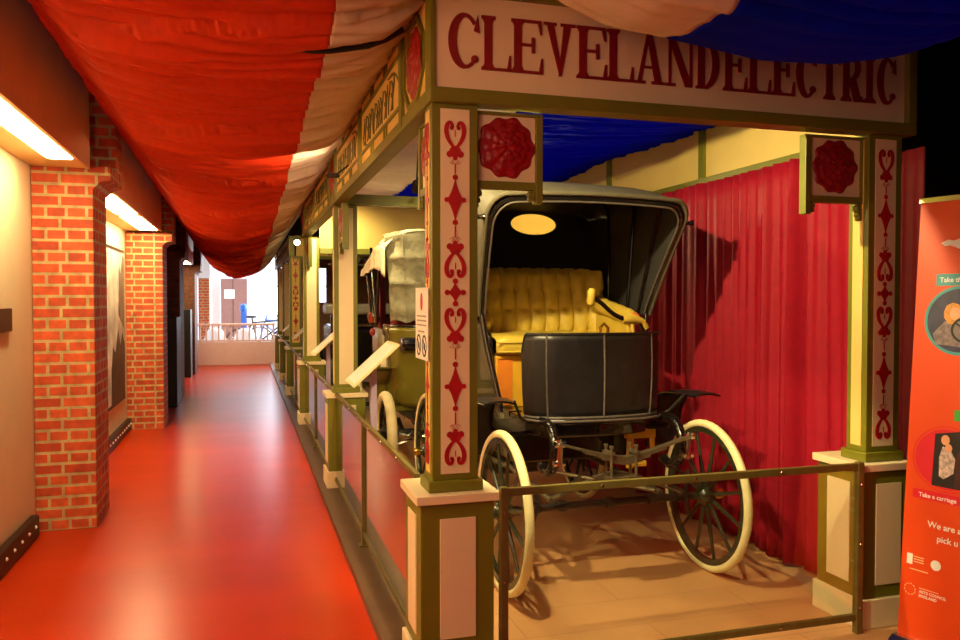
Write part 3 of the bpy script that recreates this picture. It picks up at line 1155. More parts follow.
fascia_side(3.052, 10.05, 2.31, 2.775, 'decorated side fascia of the near booth with roses and green ornate lettering',
            [('rose', 3.09, 3.52), ('post', 3.52, 3.58), ('text', 3.58, 4.86), ('post', 4.86, 4.93), ('text', 4.93, 6.22), ('post', 6.22, 6.28), ('rose', 6.28, 6.72),
             ('post', 6.72, 6.78), ('text', 6.78, 8.2), ('post', 8.2, 8.27), ('text', 8.27, 9.55), ('post', 9.55, 9.6), ('rose', 9.6, 10.03)])
fascia_side(12.9, 19.3, 2.24, 2.56, 'darker distant side fascia of the second booth',
            [('rose', 12.93, 13.3), ('post', 13.3, 13.36), ('text', 13.36, 15.2), ('post', 15.2, 15.3), ('text', 15.3, 17.4), ('post', 17.4, 17.5), ('text', 17.5, 19.25)])

t = thing('front_fascia', 'short yellow-lit front fascia of the second booth below the glowing lamp', 'fascia', (1.8, 12.9, 2.24))
obj('board', B().box(.80, 12.91, 2.24, 2.9, 12.95, 2.56), M_YEL, t)  # board colour itself carries the yellow light
obj('lower_rail', B().box(.775, 12.88, 2.20, 2.9, 12.92, 2.25), M_GREEN, t)
obj('upper_rail', B().box(.775, 12.88, 2.52, 2.9, 12.92, 2.57), M_GREEN, t)

# right wall frieze and beams of the near booth, cross beam, back frieze
t = thing('wall_frieze', 'pale yellow frieze with green beams above the red curtain', 'frieze', (3.12, 6.4, 2.33))
obj('panel', B().box(3.10, 3.22, 2.33, 3.14, 9.9, 2.83), M_YEL, t)
obj('beam', B().box(3.05, 3.22, 2.325, 3.10, 9.9, 2.395), M_GREEN, t, bevel=.004)
for yy in (4.92, 6.40, 8.1):
    obj('stud', B().box(3.075, yy - .03, 2.395, 3.10, yy + .03, 2.83), M_GREEN, t)
t = thing('back_frieze', 'yellow back frieze at the far end of the near booth', 'frieze', (1.9, 10.0, 2.2))
obj('panel', B().box(.90, 9.98, 2.16, 3.08, 10.02, 2.80), M_YEL, t)
obj('beam', B().box(.90, 9.94, 2.12, 3.08, 9.98, 2.19), M_GREEN, t, bevel=.004)
g = B()
for k in range(9):
    fr = front(1.05 + k * .22, 9.975, 2.02)
    g.ribbon(bez((0, 0), (.02, .10), (.12, .10), (.12, .03), 10), .012, fr, -.01, .0)
    g.ribbon(bez((.12, .03), (.12, -.01), (.06, -.01), (.07, .04), 8), .010, fr, -.01, .0)
g.box(1.0, 9.965, 2.105, 3.05, 9.985, 2.125)
g.box(1.0, 9.965, 1.985, 3.05, 9.985, 2.0)
obj('scroll_work', g, M_DARK, t)
tag(obj('cross_beam', B().box(.79, 6.46, 2.32, 3.05, 6.56, 2.405), M_GREEN, at=(1.9, 6.5, 2.32), bevel=.004), 'green cross beam over the booth behind the carriage hood', 'beam')


# ------------------------------------------------------------------ curtains
def curtain(name, x, y0, y1, z0, z1, m, label, seed, amp=.042, along='y'):
    r = np.random.default_rng(seed)
    fr = r.uniform(34, 84, 7)
    ph = r.uniform(0, 6.28, 7)
    lowf = r.uniform(4, 12, 4)
    g = B()
    nu = int(abs(y1 - y0) / .011)

    def fn(a, b):
        y = y0 + (y1 - y0) * a
        q = sum(math.sin(f * y + p + .5 * math.sin(2.2 * b + p)) for f, p in zip(fr, ph)) / 3.4
        q += .8 * sum(math.sin(f * y + p) for f, p in zip(lowf, ph)) / 2.6
        d = amp * q * (0.55 + .45 * (1 - b))
        z = z0 + (z1 - z0) * b
        return (x + d, y, z) if along == 'y' else (y, x + d, z)
    g.grid(fn, nu, 16)
    return tag(obj(name, g, m, smooth=True, solid=.006, at=((x, (y0 + y1) / 2, z0) if along == 'y' else ((y0 + y1) / 2, x, z0))), label, 'curtain')


curtain('red_curtain', 2.985, 3.30, 9.8, ZP + .012, 2.34, M_CURT, 'bright red pleated curtain along the right side of the booth', 2)
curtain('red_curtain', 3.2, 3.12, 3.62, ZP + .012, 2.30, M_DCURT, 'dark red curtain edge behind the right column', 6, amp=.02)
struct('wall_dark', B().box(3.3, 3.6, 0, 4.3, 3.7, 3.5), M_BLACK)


# ------------------------------------------------------------------ glass barriers
def barrier(p, q, label, post_at=(), zt=.80, zb=.115, end_posts=False):
    """rail between two points on the floor plane with glass below"""
    p, q = Vector(p), Vector(q)
    d = (q - p).normalized()
    t = thing('glass_barrier', label, 'barrier', ((p.x + q.x) / 2, (p.y + q.y) / 2, ZP), 'low glass barriers')
    obj('top_rail', B().beam(p + Z3 * zt, q + Z3 * zt, .022, .032), M_BRONZE, t, bevel=.003)
    obj('bottom_rail', B().beam(p + Z3 * zb, q + Z3 * zb, .022, .03), M_BRONZE, t, bevel=.003)
    L = (q - p).length
    cuts = [0] + list(post_at) + [L]
    for a, b in zip(cuts[:-1], cuts[1:]):
        u0, u1 = p + d * (a + .02), p + d * (b - .02)
        g = B()
        zc = (zt + zb) / 2
        g.beam(u0 + Z3 * zc, u1 + Z3 * zc, .006, zt - zb - .03)
        obj('glass_pane', g, M_GLASS, t)
    for a in post_at:
        c = p + d * a
        obj('post', B().box(c.x - .018, c.y - .018, ZP, c.x + .018, c.y + .018, zt + .012), M_BRONZE, t, bevel=.003)
        obj('foot_plate', B().box(c.x - .035, c.y - .035, ZP, c.x + .035, c.y + .035, ZP + .012), M_BRONZE, t)
    if end_posts:
        for c in (p + d * .012, q - d * .012):
            po = obj('post', B().box(c.x - .016, c.y - .016, ZP, c.x + .016, c.y + .016, zt + .02), M_BRONZE, t, bevel=.003)
            for zz in (.16, .45, .72):
                obj('rivet', B().lathe([(.007, 0), (.005, .004), (0, .005)], (c.x, c.y - .016, zz), (0, -1, 0), 8), M_CHROME, po)
    n = int(L / .45)
    for k in range(1, n + 1):
        c = p + d * (L * k / (n + 1))
        nrm = Vector((d.y, -d.x, 0))
        for zz in (zt, zb):
            obj('rivet', B().lathe([(.007, 0), (.005, .004), (0, .005)], c + nrm * .011 + Z3 * zz, nrm, 8), M_CHROME, t)
    return t


barrier((.955, 2.93, 0), (2.668, 2.93, 0), 'glass barrier with bronze rails across the front of the carriage', end_posts=True)
barrier((.70, 6.39, 0), (.70, 3.275, 0), 'corridor-side glass barrier nearest the sign corner, mirroring the red floor', post_at=(1.55,))
barrier((.70, 9.79, 0), (.70, 6.72, 0), 'corridor-side glass barrier between the two plain columns', post_at=(1.55,))
barrier((.70, 12.89, 0), (.70, 10.12, 0), 'glass barrier across the gap between the booths', post_at=(1.4,))
barrier((.70, 15.34, 0), (.70, 13.22, 0), 'distant glass barrier below the second booth', ())
barrier((.70, 17.74, 0), (.70, 15.67, 0), 'farthest glass barrier by the white railing', ())


# reading boards on lilac posts
def reading_board(y, label, x0=.66, sc_=1.0):
    t = thing('reading_board', label, 'information board', (.86, y, ZP), 'tilted reading boards')
    c = Vector((x0 + .15, y, 1.13))
    dirv = Vector((.30, 0, .27)).normalized()
    nrm = Vector((-dirv.z, 0, dirv.x))
    L, Wd = .20, .21
    g = B()
    vs_ = []
    for dn in (-.008, .008):
        for a, b in ((-1, -1), (1, -1), (1, 1), (-1, 1)):
            vs_.append(c + dirv * L * a + Vector((0, 1, 0)) * Wd * b + nrm * dn)
    g.add(vs_, [(3, 2, 1, 0), (4, 5, 6, 7), (0, 1, 5, 4), (1, 2, 6, 5), (2, 3, 7, 6), (3, 0, 4, 7)])
    bd = obj('board', g, M_BOARD, t, bevel=.003)
    g = B()
    vs_ = []
    for dn in (.008, .0095):
        for a, b in ((-.88, -.9), (.88, -.9), (.88, .9), (-.88, .9)):
            vs_.append(c + dirv * L * a + Vector((0, 1, 0)) * Wd * b + nrm * dn)
    g.add(vs_, [(3, 2, 1, 0), (4, 5, 6, 7), (0, 1, 5, 4), (1, 2, 6, 5), (2, 3, 7, 6), (3, 0, 4, 7)])
    obj('printed_sheet', g, M_PAPER, bd)
    obj('post', B().box(.80, y - .03, ZP, .84, y + .03, 1.13), M_LILAC, t, bevel=.004)
    return t


RB = reading_board(5.25, 'nearest tilted cream reading board on a lilac post, below the canvas-topped car')
for y_, lab in ((8.2, 'second tilted reading board, between the two plain columns'), (11.6, 'third tilted reading board, in the gap between the booths'),
                (14.4, 'fourth, distant reading board beside the second booth')):
    copy_tree(RB, (.86, y_, ZP), lab)

# paper notice on the column side
def notice():
    t = thing('paper_notice', 'white paper notice with red crest and two black symbols on the near column', 'notice', (.688, 3.14, 1.3))
    x = .690
    fr = side(x, 3.14, 1.455)
    obj('sheet', B().prism([(-.115, -.145), (.115, -.145), (.115, .145), (-.115, .145)], fr, 0, .003), M_PAPER, t)
    obj('crest', B().disc((0, .088), .020, fr, .003, .0045, 14, ry=.036), M_CARM, t)
    g = B()
    for z in (.030, .012, -.006):
        g.ribbon([(-.085, z), (.085, z)], .006, fr, .003, .0045)
    g.ribbon([(-.06, -.032), (.05, -.032)], .006, fr, .003, .0045)
    obj('small_print', g, mat('grey_print', (150, 130, 124), var=.05), t)
    for s in (-1, 1):
        g = B()
        pts = [(s * .052 + .036 * math.cos(a), -.088 + .040 * math.sin(a)) for a in np.linspace(0, 2 * PI, 22)]
        g.ribbon(pts, .008, fr, .003, .0045)
        g.ribbon([(s * .052 - .024, -.06), (s * .052 + .024, -.116)], .007, fr, .003, .0047)
        g.disc((s * .052, -.09), .014, fr, .003, .0043, 12)
        obj('warning_symbol', g, M_INK, t)


notice()


# ------------------------------------------------------------------ spot lamps of the display
def lamp(at, aim, label, r=.035, hang=None):
    t = thing('spot_lamp', label, 'lamp', at, 'spot lamps of the display')
    a = Vector(at)
    d = (Vector(aim) - a).normalized()
    b = a - d * .05
    g = B().lathe([(r * .5, -.10), (r * .8, -.09), (r, -.03), (r, .0), (r * .86, .0), (r * .8, -.02), (.0, -.025)], b, d, 18)
    can = obj('can', g, M_BLACK, t, smooth=True)
    obj('lens', B().lathe([(r * .8, -.019), (0, -.016)], b, d, 18), M_LAMPON, can)
    e = Vector(hang) if hang else b - d * .06 + Z3 * .08
    obj('bracket', B().tube([b - d * .06, e], .006, 8), M_BLACK, t)


lamp((.89, 3.24, 2.68), (2.35, 4.4, 1.2), 'spot lamp inside the front left corner of the booth', hang=(.772, 3.2, 2.74))
lamp((.90, 4.55, 2.52), (2.3, 3.7, .5), 'spot lamp inside the side fascia beside the carriage', hang=(.775, 4.55, 2.60))
lamp((.45, 2.0, 2.50), (2.3, 3.75, .2), 'spot lamp hung below the drapes in front of the corner column', hang=(.42, 1.95, 2.75))
lamp((.92, 6.80, 2.52), (1.5, 8.4, 1.0), 'spot lamp inside the side fascia past the middle column', hang=(.775, 6.8, 2.60))
lamp((2.0, 6.40, 2.32), (2.0, 5.4, 2.0), 'added spot lamp on the cross beam, aimed at the back of the hood', hang=(2.0, 6.462, 2.37))
lamp((1.25, 5.88, 2.34), (1.5, 7.0, 1.6), 'spot lamp below the drape aimed at the canvas-topped car', hang=(1.25, 5.8, 2.72))
lamp((.90, 9.40, 2.52), (1.5, 11.6, 1.0), 'spot lamp inside the side fascia before the far corner column', hang=(.772, 9.40, 2.60))
lamp((.52, 5.43, 2.39), (-.45, 6.8, 2.62), 'tiny added up-lamp on the outside of the side fascia, lighting the drape', r=.018, hang=(.684, 5.42, 2.46))
lamp((.80, 12.70, 2.44), (.42, 8.0, 1.6), 'glowing lamp on the front corner of the second booth', r=.055, hang=(.82, 12.878, 2.53))


# ------------------------------------------------------------------ wheels
def wheel(parent, c, r, ns=12, tyre=M_TYRE, tr=.022, rim_m=M_SPOKE, hubr=.045, tilt=0.0, name='wheel', seg=48, sp_r=.011):
    c = Vector(c)
    ax = Vector((math.cos(tilt), math.sin(tilt), 0))
    up = Z3
    fw = up.cross(ax)
    rr = r - 2 * tr
    g = B().lathe([(rr + .006, -.016), (rr + .008, .0), (rr + .006, .016), (rr - .026, .014), (rr - .028, 0), (rr - .026, -.014)], c, ax, seg, closed=True)
    # hub with flange and cap
    g.lathe([(.0, -.085), (.022, -.085), (.026, -.05), (hubr, -.035), (hubr * 1.25, -.012), (hubr * 1.25, .012), (hubr, .035), (.026, .05), (.022, .085), (0, .085)], c, ax, 20)
    wh = obj(name, g, rim_m, parent, smooth=True)
    prof = [(r - tr + tr * math.cos(a), tr * 1.05 * math.sin(a)) for a in np.linspace(0, 2 * PI, 12, endpoint=False)]
    obj('tyre', B().lathe(prof, c, ax, seg, closed=True), tyre, wh, smooth=True)
    for i in range(ns):
        a = 2 * PI * (i + .5) / ns
        d = fw * math.cos(a) + up * math.sin(a)
        p0, p1 = c + d * hubr * .9 + ax * .004, c + d * (rr - .02)
        obj('spoke', B().tube([p0, p0.lerp(p1, .25), p0.lerp(p1, .7), p1], [sp_r * 1.15, sp_r * 1.2, sp_r * .85, sp_r * .8], 8), rim_m, wh, smooth=True)
    obj('hub_cap', B().lathe([(.024, .06), (.030, .085), (.026, .105), (.0, .112)], c, ax * (-1 if c.x < 1.8 else 1), 16), M_BRASS, wh, smooth=True)
    return wh


# ------------------------------------------------------------------ the electric carriage
def carriage():
    XC = 1.87
    T = thing('electric_carriage', 'antique black electric carriage with folding hood, mustard seat and cream tyres behind the glass', 'carriage', (XC, 4.6, ZP))
    zw = ZP + .42
    wheel(T, (1.271, 3.854, zw), .42, 12)
    wheel(T, (2.468, 3.878, zw), .42, 12)
    wheel(T, (1.271, 5.58, zw), .42, 12)
    wheel(T, (2.462, 5.58, zw), .42, 12)
    # axles
    g = B().tube([(1.33, 3.855, zw), (1.42, 3.855, zw + .005), (1.50, 3.855, zw + .005), (2.24, 3.865, zw + .005), (2.32, 3.87, zw + .005), (2.41, 3.875, zw)], [.016, .020, .021, .021, .020, .016], 12)
    for x in (1.45, 1.60, 1.87, 2.12, 2.30):
        g.lathe([(.0, -.022), (.028, -.022), (.03, 0), (.028, .022), (0, .022)], (x, 3.862, zw + .005), (1, 0, 0), 14)
    obj('front_axle', g, M_IRON, T, smooth=True)
    obj('rear_axle', B().tube([(1.33, 5.58, zw), (2.40, 5.58, zw)], .024, 12), M_IRON, T, smooth=True)
    # steering arms and links
    g = B()
    g.tube([(1.40, 3.86, zw + .02), (1.44, 4.02, zw + .05), (1.62, 4.08, zw + .06)], .012, 8)
    g.tube([(2.34, 3.88, zw + .02), (2.30, 4.02, zw + .05), (2.1, 4.08, zw + .06)], .012, 8)
    g.tube([(1.44, 4.04, zw + .05), (2.30, 4.04, zw + .05)], .010, 8)
    g.tube([(2.33, 3.83, zw - .08), (2.30, 3.80, zw + .05), (2.33, 3.83, zw + .16)], .012, 8)
    g.tube([(1.42, 3.83, zw - .06), (1.45, 3.80, zw + .05), (1.42, 3.83, zw + .13)], .012, 8)
    obj('steering_linkage', g, M_IRON, T, smooth=True)
    # reach bars
    for s in (-1, 1):
        obj('reach_bar', B().tube([(XC + s * .32, 3.88, zw + .03), (XC + s * .30, 4.6, zw + .06), (XC + s * .36, 5.56, zw + .03)], .017, 10), M_STEEL, T, smooth=True)
    g = B()
    for k in range(2):
        g.tube([(XC - .30 + .6 * k, 3.9, zw + .04), (XC + .10 - .2 * k, 4.35, zw + .07)], .012, 8)
    obj('stay_rod', g, M_STEEL, T, smooth=True)
    # transverse leaf spring
    sp = []
    for i in range(17):
        t_ = i / 16
        x = 1.52 + (2.26 - 1.52) * t_
        q = abs(2 * t_ - 1)
        sp.append((x, 3.72, .735 + .088 * q ** 1.3))
    g = B()
    for dz, sh in ((0, 0), (-.011, 3), (-.022, 5), (-.032, 6)):
        ps = sp[sh:17 - sh] if sh else sp
        for a, b in zip(ps[:-1], ps[1:]):
            g.beam(Vector(a) + Z3 * dz, Vector(b) + Z3 * dz, .042, .010)
    ls = obj('leaf_spring', g, M_STEEL, T)
    g = B()
    for x in (1.80, 1.94):
        g.tube([(x, 3.69, .79), (x, 3.69, .63)], .008, 8)
        g.tube([(x, 3.755, .79), (x, 3.755, .63)], .008, 8)
        g.box(x - .014, 3.675, .755, x + .014, 3.77, .77)
        g.lathe([(.012, 0), (.012, .012), (0, .014)], (x, 3.69, .79), (0, 0, 1), 8)
        g.lathe([(.012, 0), (.012, .012), (0, .014)], (x, 3.755, .79), (0, 0, 1), 8)
    g.box(1.78, 3.675, .62, 1.96, 3.77, .64)
    obj('spring_clamp', g, M_STEEL, ls)
    # lower spring half, joined to the axle
    g = B()
    for dz, sh in ((0, 0), (.011, 3), (.022, 5)):
        ps = [(a[0], 3.80, 1.20 - a[2] + .04) for a in sp]
        ps = [(x, y, .50 + (.62 - .50) * (1 - abs((x - XC) / .42) ** 1.3)) for x, y, z in ps][sh:17 - sh if sh else 17]
        for a, b in zip(ps[:-1], ps[1:]):
            g.beam(Vector(a) + Z3 * dz, Vector(b) + Z3 * dz, .042, .010)
    obj('leaf_spring', g, M_STEEL, T)
    # C springs curling at the front of each side rail
    for x in (1.535, 2.275):
        c = Vector((x, 3.93, .765))
        g = B()
        pts = []
        for i in range(22):
            a = math.radians(100 + 205 * i / 21)
            pts.append(c + Vector((0, .125 * math.cos(a), .13 * math.sin(a))))
        pts = [c + Vector((0, .55, .118)), c + Vector((0, .25, .128))] + pts
        for a, b in zip(pts[:-1], pts[1:]):
            g.beam(a, b + (b - a) * .05, .046, .022, up=(1, 0, 0.001)) if False else g.tube([a, b], .027, 10)
        cs = obj('c_spring', g, M_LACQ, T, smooth=True)
        s = 1 if x < XC else -1
        g = B().tube([(x + s * -.01, 3.74, .84), (x + s * .0, 3.735, .80), (x, 3.745, .70)], [.018, .014, .018], 8)
        g.lathe([(.0, -.03), (.018, -.03), (.018, .03), (0, .03)], (x, 3.74, .815), (1, 0, 0), 12)
        g.lathe([(.0, -.03), (.016, -.03), (.016, .03), (0, .03)], (x, 3.75, .715), (1, 0, 0), 12)
        obj('shackle', g, M_CHROME, cs, smooth=True)
    # side rails and underbody
    for x in (1.535, 2.235):
        obj('frame_rail', B().box(x - .022, 4.3, .80, x + .022, 5.9, .86), M_LACQ, T, bevel=.005)
    obj('battery_box', B().box(1.50, 4.35, .60, 2.24, 5.05, .86), M_LACQ, T, bevel=.01)
    g = B().box(1.58, 5.1, .45, 2.16, 5.45, .80)
    g.lathe([(0, -.24), (.11, -.24), (.12, -.2), (.12, .2), (.11, .24), (0, .24)], (1.87, 5.2, .47), (1, 0, 0), 20)
    obj('motor_housing', g, M_IRON, T)
    # yellow step bracket in the undercarriage
    g = B()
    g.tube([(2.175, 4.22, .56), (2.18, 4.22, .77)], .022, 8)
    g.box(2.15, 4.20, .735, 2.335, 4.24, .80)
    g.tube([(2.16, 4.22, .585), (2.27, 4.20, .585)], .018, 8)
    g.tube([(2.32, 4.22, .77), (2.325, 4.22, .66)], .016, 8)
    obj('yellow_bracket', g, M_YPAINT, T)
    # body floor and lower body
    foot = [(1.475, 4.66), (1.475, 4.10), (1.53, 4.0), (1.65, 3.945), (1.87, 3.93), (2.09, 3.945), (2.21, 4.0), (2.265, 4.10), (2.265, 4.66)]
    big = [(XC + (x - XC) * 1.05, y - .03 if y < 4.3 else y) for x, y in foot]
    g = B().prism(big, ((0, 0, .880), (1, 0, 0), (0, 1, 0)), 0, .030)
    fb = obj('footboard', g, M_LACQ, T, bevel=.006)
    g = B()
    g.tube([(x, y - .004, .900) for x, y in big[1:-1]], .007, 8)
    obj('edge_moulding', g, M_PIPE, fb, smooth=True)
    obj('lower_body', B().prism([(x * .94 + XC * .06, y + .05) for x, y in foot], ((0, 0, .80), (1, 0, 0), (0, 1, 0)), 0, .08), M_LACQ, T, bevel=.01)
    # leather dash: wraps the front in five panels
    z0, z1 = .913, 1.365
    plan = [(1.478, 4.10), (1.505, 4.03), (1.60, 3.975), (1.73, 3.948), (1.87, 3.938), (2.01, 3.948), (2.14, 3.975), (2.235, 4.03), (2.262, 4.10)]
    # resample plan smoothly
    P2 = []
    for i in range(len(plan) - 1):
        for k in range(6):
            t_ = k / 6
            P2.append((plan[i][0] * (1 - t_) + plan[i + 1][0] * t_, plan[i][1] * (1 - t_) + plan[i + 1][1] * t_))
    P2.append(plan[-1])
    n2 = len(P2)
    for _ in range(3):
        P2 = [P2[0]] + [((P2[i - 1][0] + 2 * P2[i][0] + P2[i + 1][0]) / 4, (P2[i - 1][1] + 2 * P2[i][1] + P2[i + 1][1]) / 4) for i in range(1, n2 - 1)] + [P2[-1]]

    def dash(a, b):
        i = a * (n2 - 1)
        k = min(int(i), n2 - 2)
        fr_ = i - k
        x = P2[k][0] * (1 - fr_) + P2[k + 1][0] * fr_
        y = P2[k][1] * (1 - fr_) + P2[k + 1][1] * fr_
        end = min(a, 1 - a)
        top = z1 - (0.10 * max(0, 1 - end / .06) ** 2 if end < .06 else 0)
        bul = .008 * math.sin(PI * b)
        dx, dy = x - XC, y - 4.3
        l = math.hypot(dx, dy)
        return (x + dx / l * bul + dx * .03 * b, y + dy / l * bul, z0 + (top - z0) * b)
    g = B().grid(dash, 72, 12)
    dp = obj('dash_panel', g, M_LEATH, T, smooth=True, solid=.022)
    for a in (.215, .5, .785):
        q = [Vector(dash(a, b)) for b in np.linspace(0, 1, 9)]
        q = [p + Vector((p.x - XC, p.y - 4.3, 0)).normalized() * .012 for p in q]
        obj('seam_piping', B().tube(q, .0055, 8), M_PIPE, dp, smooth=True)
    for b, r in ((0, .009), (1, .008)):
        q = [Vector(dash(a, b)) for a in np.linspace(0, 1, 60)]
        q = [p + Vector((p.x - XC, p.y - 4.3, 0)).normalized() * .008 for p in q]
        obj('edge_piping', B().tube(q, r, 8), M_PIPE if b == 0 else M_LEATH, dp, smooth=True)
    # body sides beneath the seat
    for s in (-1, 1):
        x = XC + s * .47
        g = B()
        prof = [(4.28, .91), (5.15, .91), (5.22, 1.0), (5.22, 1.42), (4.85, 1.48), (4.50, 1.34), (4.42, 1.10), (4.32, .98)]
        g.prism([(y, z) for y, z in prof], ((x - .015, 0, 0), (0, 1, 0), (0, 0, 1)), 0, .03)
        obj('body_side', g, M_LACQ, T, bevel=.008)
    obj('body_back', B().box(XC - .455, 5.17, .91, XC + .455, 5.21, 1.46), M_LACQ, T, bevel=.01)
    obj('body_floor', B().box(XC - .42, 4.3, .885, XC + .42, 5.2, .915), M_LACQ, T)
    obj('seat_box', B().box(XC - .45, 4.45, .915, XC + .45, 5.14, 1.22), M_YPAINT, T, bevel=.006)
    obj('seat_box_strip', B().box(XC - .44, 4.442, .93, XC - .35, 4.45, 1.20), mat('orange_panel_paint', (224, 128, 40), var=.08), T)
    # cushion

    def cush(a, b):
        # rounded slab around x, wraps y-z
        th = 2 * PI * b
        ex = 2 / 5
        cy, cz = 4.71, 1.275
        yy = cy + .30 * math.copysign(abs(math.cos(th)) ** ex, math.cos(th))
        zz = cz + .062 * math.copysign(abs(math.sin(th)) ** ex, math.sin(th)) + (.012 * math.sin(PI * a) if math.sin(th) > 0 else 0)
        e = 1 if 0.01 < a < .99 else .9
        return (XC - .45 + .90 * a, cy + (yy - cy) * e, cz + (zz - cz) * e + .004 * math.sin(a * 22))
    g = B().grid(cush, 26, 28)
    cu = obj('seat_cushion', g, M_TUFT, T, smooth=True)
    g = B()
    for zz in (1.245, 1.30):
        g.tube([(XC - .45, 4.408, zz), (XC + .45, 4.408, zz)], .006, 8)
    obj('cushion_piping', g, M_TUFT, cu, smooth=True)
    # tufted back rest

    def back(a, b):
        n = 9
        u = a * n
        row = b * 3.2
        fl = abs(math.sin(PI * u))
        # diamond buttons
        bt = 0
        for k in range(4):
            off = .5 * (k % 2)
            cu_ = round(u - off) + off
            dd = ((u - cu_) * .85) ** 2 + ((row - (k * .95 + .25)) * 1.1) ** 2
            bt = max(bt, math.exp(-dd * 26))
        dep = .035 * fl ** .6 * (0.55 + .45 * min(1, b * 3)) - .035 * bt
        edge = min(a, 1 - a, b, 1 - b)
        dep += .02 * min(1, edge * 12)
        z = 1.32 + .44 * b
        curve = .10 * (abs(2 * a - 1) ** 6)
        return (XC - .45 + .92 * a, 4.98 + .10 * b - dep - curve, z - .02 * abs(2 * a - 1) ** 6)
    obj('seat_back', B().grid(back, 126, 48), M_TUFT, T, smooth=True, solid=.03)
    # side arm rests, padded
    for s in (-1, 1):
        ya = 4.40 if s > 0 else 4.72

        def arm(a, b, s=s, ya=ya):
            th = 2 * PI * b
            y = ya + (4.96 - ya) * a
            zc = (1.43 if s > 0 else 1.40) + .10 * a
            e = (1 - .35 * (1 - min(1, a * 9)) ** 2)
            return (XC + s * .42 + .045 * math.cos(th) * e, y, zc + .055 * math.sin(th) * e + .004 * abs(math.sin(a * 16)))
        g = B().grid(arm, 30, 14)
        g.ell((XC + s * .42, ya + .005, 1.43 if s > 0 else 1.40), (.03, .02, .037), 12, 8)
        ar = obj('arm_rest', g, M_TUFT, T, smooth=True)
        g = B().box(XC + s * .42 - .02, ya + .04, 1.27, XC + s * .42 + .02, 5.0, 1.45)
        obj('padded_side', g, M_TUFT, ar, bevel=.012)
        if s > 0:
            obj('roll_end', B().ell((XC + s * .42, 4.38, 1.435), (.034, .012, .042), 12, 8), mat('orange_leather', (206, 116, 60), var=.1), ar, smooth=True)
    # tiller
    p = [(2.31, 4.30, 1.36), (2.27, 4.29, 1.43), (2.19, 4.285, 1.43), (2.10, 4.28, 1.46), (2.02, 4.29, 1.535), (1.965, 4.285, 1.565)]
    q = []
    for i in range(len(p) - 1):
        for k in range(5):
            q.append(Vector(p[i]).lerp(Vector(p[i + 1]), k / 5))
    q.append(Vector(p[-1]))
    for _ in range(4):
        q = [q[0]] + [(q[i - 1] + q[i] * 2 + q[i + 1]) / 4 for i in range(1, len(q) - 1)] + [q[-1]]
    ti = obj('tiller', B().tube(q, .0135, 10), M_LACQ, T, smooth=True)
    g = B().lathe([(0, -.048), (.018, -.048), (.026, -.03), (.024, 0), (.026, .03), (.018, .048), (0, .048)], (1.955, 4.285, 1.57), (.12, 0, 1), 16)
    obj('grip', g, M_TUFT, ti, smooth=True)
    g = B().tube([(2.16, 4.285, 1.432), (2.23, 4.287, 1.437), (2.295, 4.295, 1.42)], [.022, .030, .020], 10)
    g.tube([(2.295, 4.295, 1.42), (2.32, 4.30, 1.38)], .022, 10)
    g.tube([(2.22, 4.287, 1.43), (2.23, 4.287, 1.33)], .012, 8)
    obj('wrapped_pivot', g, M_TUFT, ti, smooth=True)
    g = B().tube([(2.02, 4.30, 1.34), (2.02, 4.30, 1.385), (2.045, 4.30, 1.41), (2.07, 4.30, 1.385), (2.07, 4.30, 1.34)], .010, 8)
    obj('brass_loop', g, M_BRASS, T, smooth=True)

    # hood: bows from the pivot, skinned with canvas
    WX = .605
    bows = [  # (y base, z base, y top, z top)
        (4.45, 1.46, 4.06, 2.10), (4.55, 1.46, 4.34, 2.19), (4.70, 1.46, 4.70, 2.26), (4.98, 1.46, 5.10, 2.27), (5.26, 1.46, 5.42, 2.17)]

    def section(y0, zb, y1, zt, off=0.0, ns=40):
        """U-shaped bow: up the left side, rounded corner, across, down the right"""
        out = []
        hw = WX + off
        rc = .115
        H = zt + off - zb
        L1 = H - rc
        arc = rc * PI / 2
        LT = 2 * hw - 2 * rc
        tot = 2 * L1 + 2 * arc + LT
        for i in range(ns + 1):
            s = tot * i / ns
            if s < L1:
                x, z = -hw, s
            elif s < L1 + arc:
                a = (s - L1) / rc
                x, z = -hw + rc - rc * math.cos(a), L1 + rc * math.sin(a)
            elif s < L1 + arc + LT:
                x, z = -hw + rc + (s - L1 - arc), H
            elif s < L1 + 2 * arc + LT:
                a = (s - L1 - arc - LT) / rc
                x, z = hw - rc + rc * math.sin(a), H - rc + rc * math.cos(a)
            else:
                x, z = hw, H - rc - (s - L1 - 2 * arc - LT)
            crown = .022 * (1 - (x / hw) ** 2) * max(0.0, z / H) ** 4
            zz = max(0.0, z / H)
            narrow = 1 - .10 * (1 - zz)
            out.append((XC + x * narrow, y0 + (y1 - y0) * zz ** 1.15, zb + z + crown))
        return out
    rows_o = [section(*b, off=.012) for b in bows]
    rows_i = [section(*b, off=-.004) for b in bows]

    def skin(rows, nsub=4):
        nr = len(rows)
        res = []
        for i in range(nr - 1):
            for k in range(nsub):
                t_ = k / nsub
                p0 = rows[max(i - 1, 0)]
                p1, p2_ = rows[i], rows[i + 1]
                p3 = rows[min(i + 2, nr - 1)]
                row = []
                for a, b, c, d in zip(p0, p1, p2_, p3):
                    row.append(tuple(.5 * (2 * b[j] + (c[j] - a[j]) * t_ + (2 * a[j] - 5 * b[j] + 4 * c[j] - d[j]) * t_ ** 2 + (3 * b[j] - a[j] - 3 * c[j] + d[j]) * t_ ** 3) for j in range(3)))
                res.append(row)
        res.append(rows[-1])
        return res
